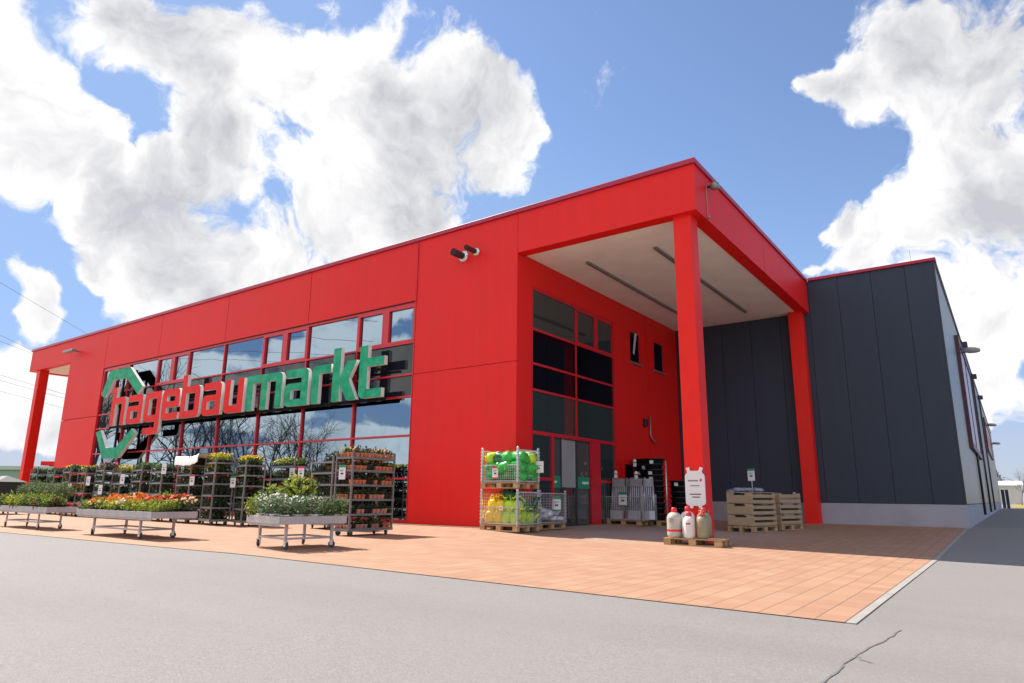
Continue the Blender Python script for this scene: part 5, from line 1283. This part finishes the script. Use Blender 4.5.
for (x, y, z, r) in BANKS:
    d_ = vm('DISTANCE', DW, (x, y, z)).outputs['Value']
    mr = N(nt, 'ShaderNodeMapRange'); mr.interpolation_type = 'SMOOTHSTEP'; nt.links.new(d_, mr.inputs[0])
    mr.inputs[1].default_value = r * 1.45; mr.inputs[2].default_value = r * .25; mr.inputs[3].default_value = 0; mr.inputs[4].default_value = 1
    mask = mr.outputs[0] if mask is None else mth(nt, 'MAXIMUM', mask, mr.outputs[0])
# the rest of the sky (behind the camera, seen in the glass): broken cover
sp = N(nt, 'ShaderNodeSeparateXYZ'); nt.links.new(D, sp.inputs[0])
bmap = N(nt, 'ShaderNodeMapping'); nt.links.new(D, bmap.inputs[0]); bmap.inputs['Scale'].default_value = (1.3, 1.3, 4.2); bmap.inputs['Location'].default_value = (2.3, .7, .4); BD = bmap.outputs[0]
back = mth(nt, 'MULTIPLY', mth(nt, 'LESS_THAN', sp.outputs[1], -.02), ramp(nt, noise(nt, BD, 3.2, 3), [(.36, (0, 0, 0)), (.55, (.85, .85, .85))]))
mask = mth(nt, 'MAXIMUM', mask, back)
SUNWARD = vm('ADD', DW, (-.030, -.004, .026)).outputs[0]            # a step towards the sun: puffs shade themselves
fine = noise(nt, DW, 7.0, 12, .62); fine_s = noise(nt, SUNWARD, 7.0, 7, .58)
dens = mth(nt, 'ADD', mth(nt, 'MULTIPLY', mask, .98), mth(nt, 'MULTIPLY', mth(nt, 'SUBTRACT', fine, .5), 2.3))
mr = N(nt, 'ShaderNodeMapRange'); mr.interpolation_type = 'SMOOTHSTEP'; nt.links.new(dens, mr.inputs[0]); mr.inputs[1].default_value = .36; mr.inputs[2].default_value = .66
cover = mr.outputs[0]
soft = noise(nt, D, 3.0, 5, .5)
thick = N(nt, 'ShaderNodeMapRange'); thick.interpolation_type = 'SMOOTHSTEP'; nt.links.new(mth(nt, 'ADD', mth(nt, 'MULTIPLY', mask, .35), soft), thick.inputs[0]); thick.inputs[1].default_value = .66; thick.inputs[2].default_value = 1.02
relief = mth(nt, 'MULTIPLY', mth(nt, 'SUBTRACT', fine_s, fine), 2.6)
shade = mth(nt, 'ADD', mth(nt, 'MULTIPLY', thick.outputs[0], .84), relief, True)
CLOUD_W, CLOUD_G = (5.0, 4.97, 4.97), (2.75, 2.80, 3.0)
cc = mixc(nt, shade, CLOUD_W, CLOUD_G)
# thin haze towards the horizon
hz = N(nt, 'ShaderNodeMapRange'); nt.links.new(sp.outputs[2], hz.inputs[0]); hz.inputs[1].default_value = 0; hz.inputs[2].default_value = .16; hz.inputs[3].default_value = .85; hz.inputs[4].default_value = 0; hz.interpolation_type = 'SMOOTHSTEP'
dim = N(nt, 'ShaderNodeMix'); dim.data_type = 'RGBA'; dim.blend_type = 'MULTIPLY'; dim.inputs[0].default_value = 1; nt.links.new(sky.outputs[0], dim.inputs[6]); dim.inputs[7].default_value = (.78, .78, .84, 1)
cap = N(nt, 'ShaderNodeMix'); cap.data_type = 'RGBA'; cap.blend_type = 'DARKEN'; cap.inputs[0].default_value = .8; nt.links.new(dim.outputs[2], cap.inputs[6]); cap.inputs[7].default_value = (1.5, 2.3, 3.9, 1)
skyc = mixc(nt, hz.outputs[0], cap.outputs[2], (2.75, 2.95, 3.4))
# cloud colour behind the camera is boosted, an added fill for the shaded facade
back_fill = N(nt, 'ShaderNodeMapRange'); nt.links.new(sp.outputs[1], back_fill.inputs[0]); back_fill.inputs[1].default_value = .05; back_fill.inputs[2].default_value = -.35; back_fill.inputs[3].default_value = 1.0; back_fill.inputs[4].default_value = 1.45
ccm = N(nt, 'ShaderNodeMix'); ccm.data_type = 'RGBA'; ccm.blend_type = 'MULTIPLY'; ccm.inputs[0].default_value = 1; nt.links.new(cc, ccm.inputs[6]); nt.links.new(back_fill.outputs[0], ccm.inputs[7])
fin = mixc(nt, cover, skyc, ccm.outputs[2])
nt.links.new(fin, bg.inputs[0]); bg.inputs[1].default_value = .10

cam = bpy.data.cameras.new('camera'); co = bpy.data.objects.new('camera', cam); COL.objects.link(co)
cam.sensor_width = 36; cam.lens = 671.70 / 1024 * 36; cam.clip_end = 6000; cam.clip_start = .05
yaw, pitch, roll = -.6302984, .2257484, .0109237
fw = Vector((math.sin(yaw) * math.cos(pitch), math.cos(yaw) * math.cos(pitch), math.sin(pitch))); rt = Vector((math.cos(yaw), -math.sin(yaw), 0)); upv = rt.cross(fw)
r2 = rt * math.cos(roll) + upv * math.sin(roll); u2 = -rt * math.sin(roll) + upv * math.cos(roll)
mw = Matrix((r2, u2, -fw)).transposed().to_4x4(); mw.translation = Vector((6.39867 * S, -17.74452 * S, 1.0 * S)); co.matrix_world = mw
scene.camera = co
vs_ = scene.view_settings; vs_.view_transform = 'Standard'; vs_.look = 'None'; vs_.exposure = 1.12; vs_.gamma = 1; vs_.use_curve_mapping = False
scene.render.engine = 'CYCLES'; scene.cycles.max_bounces = 6; scene.cycles.diffuse_bounces = 3; scene.cycles.glossy_bounces = 4; scene.cycles.transmission_bounces = 2
scene.cycles.use_denoising = True
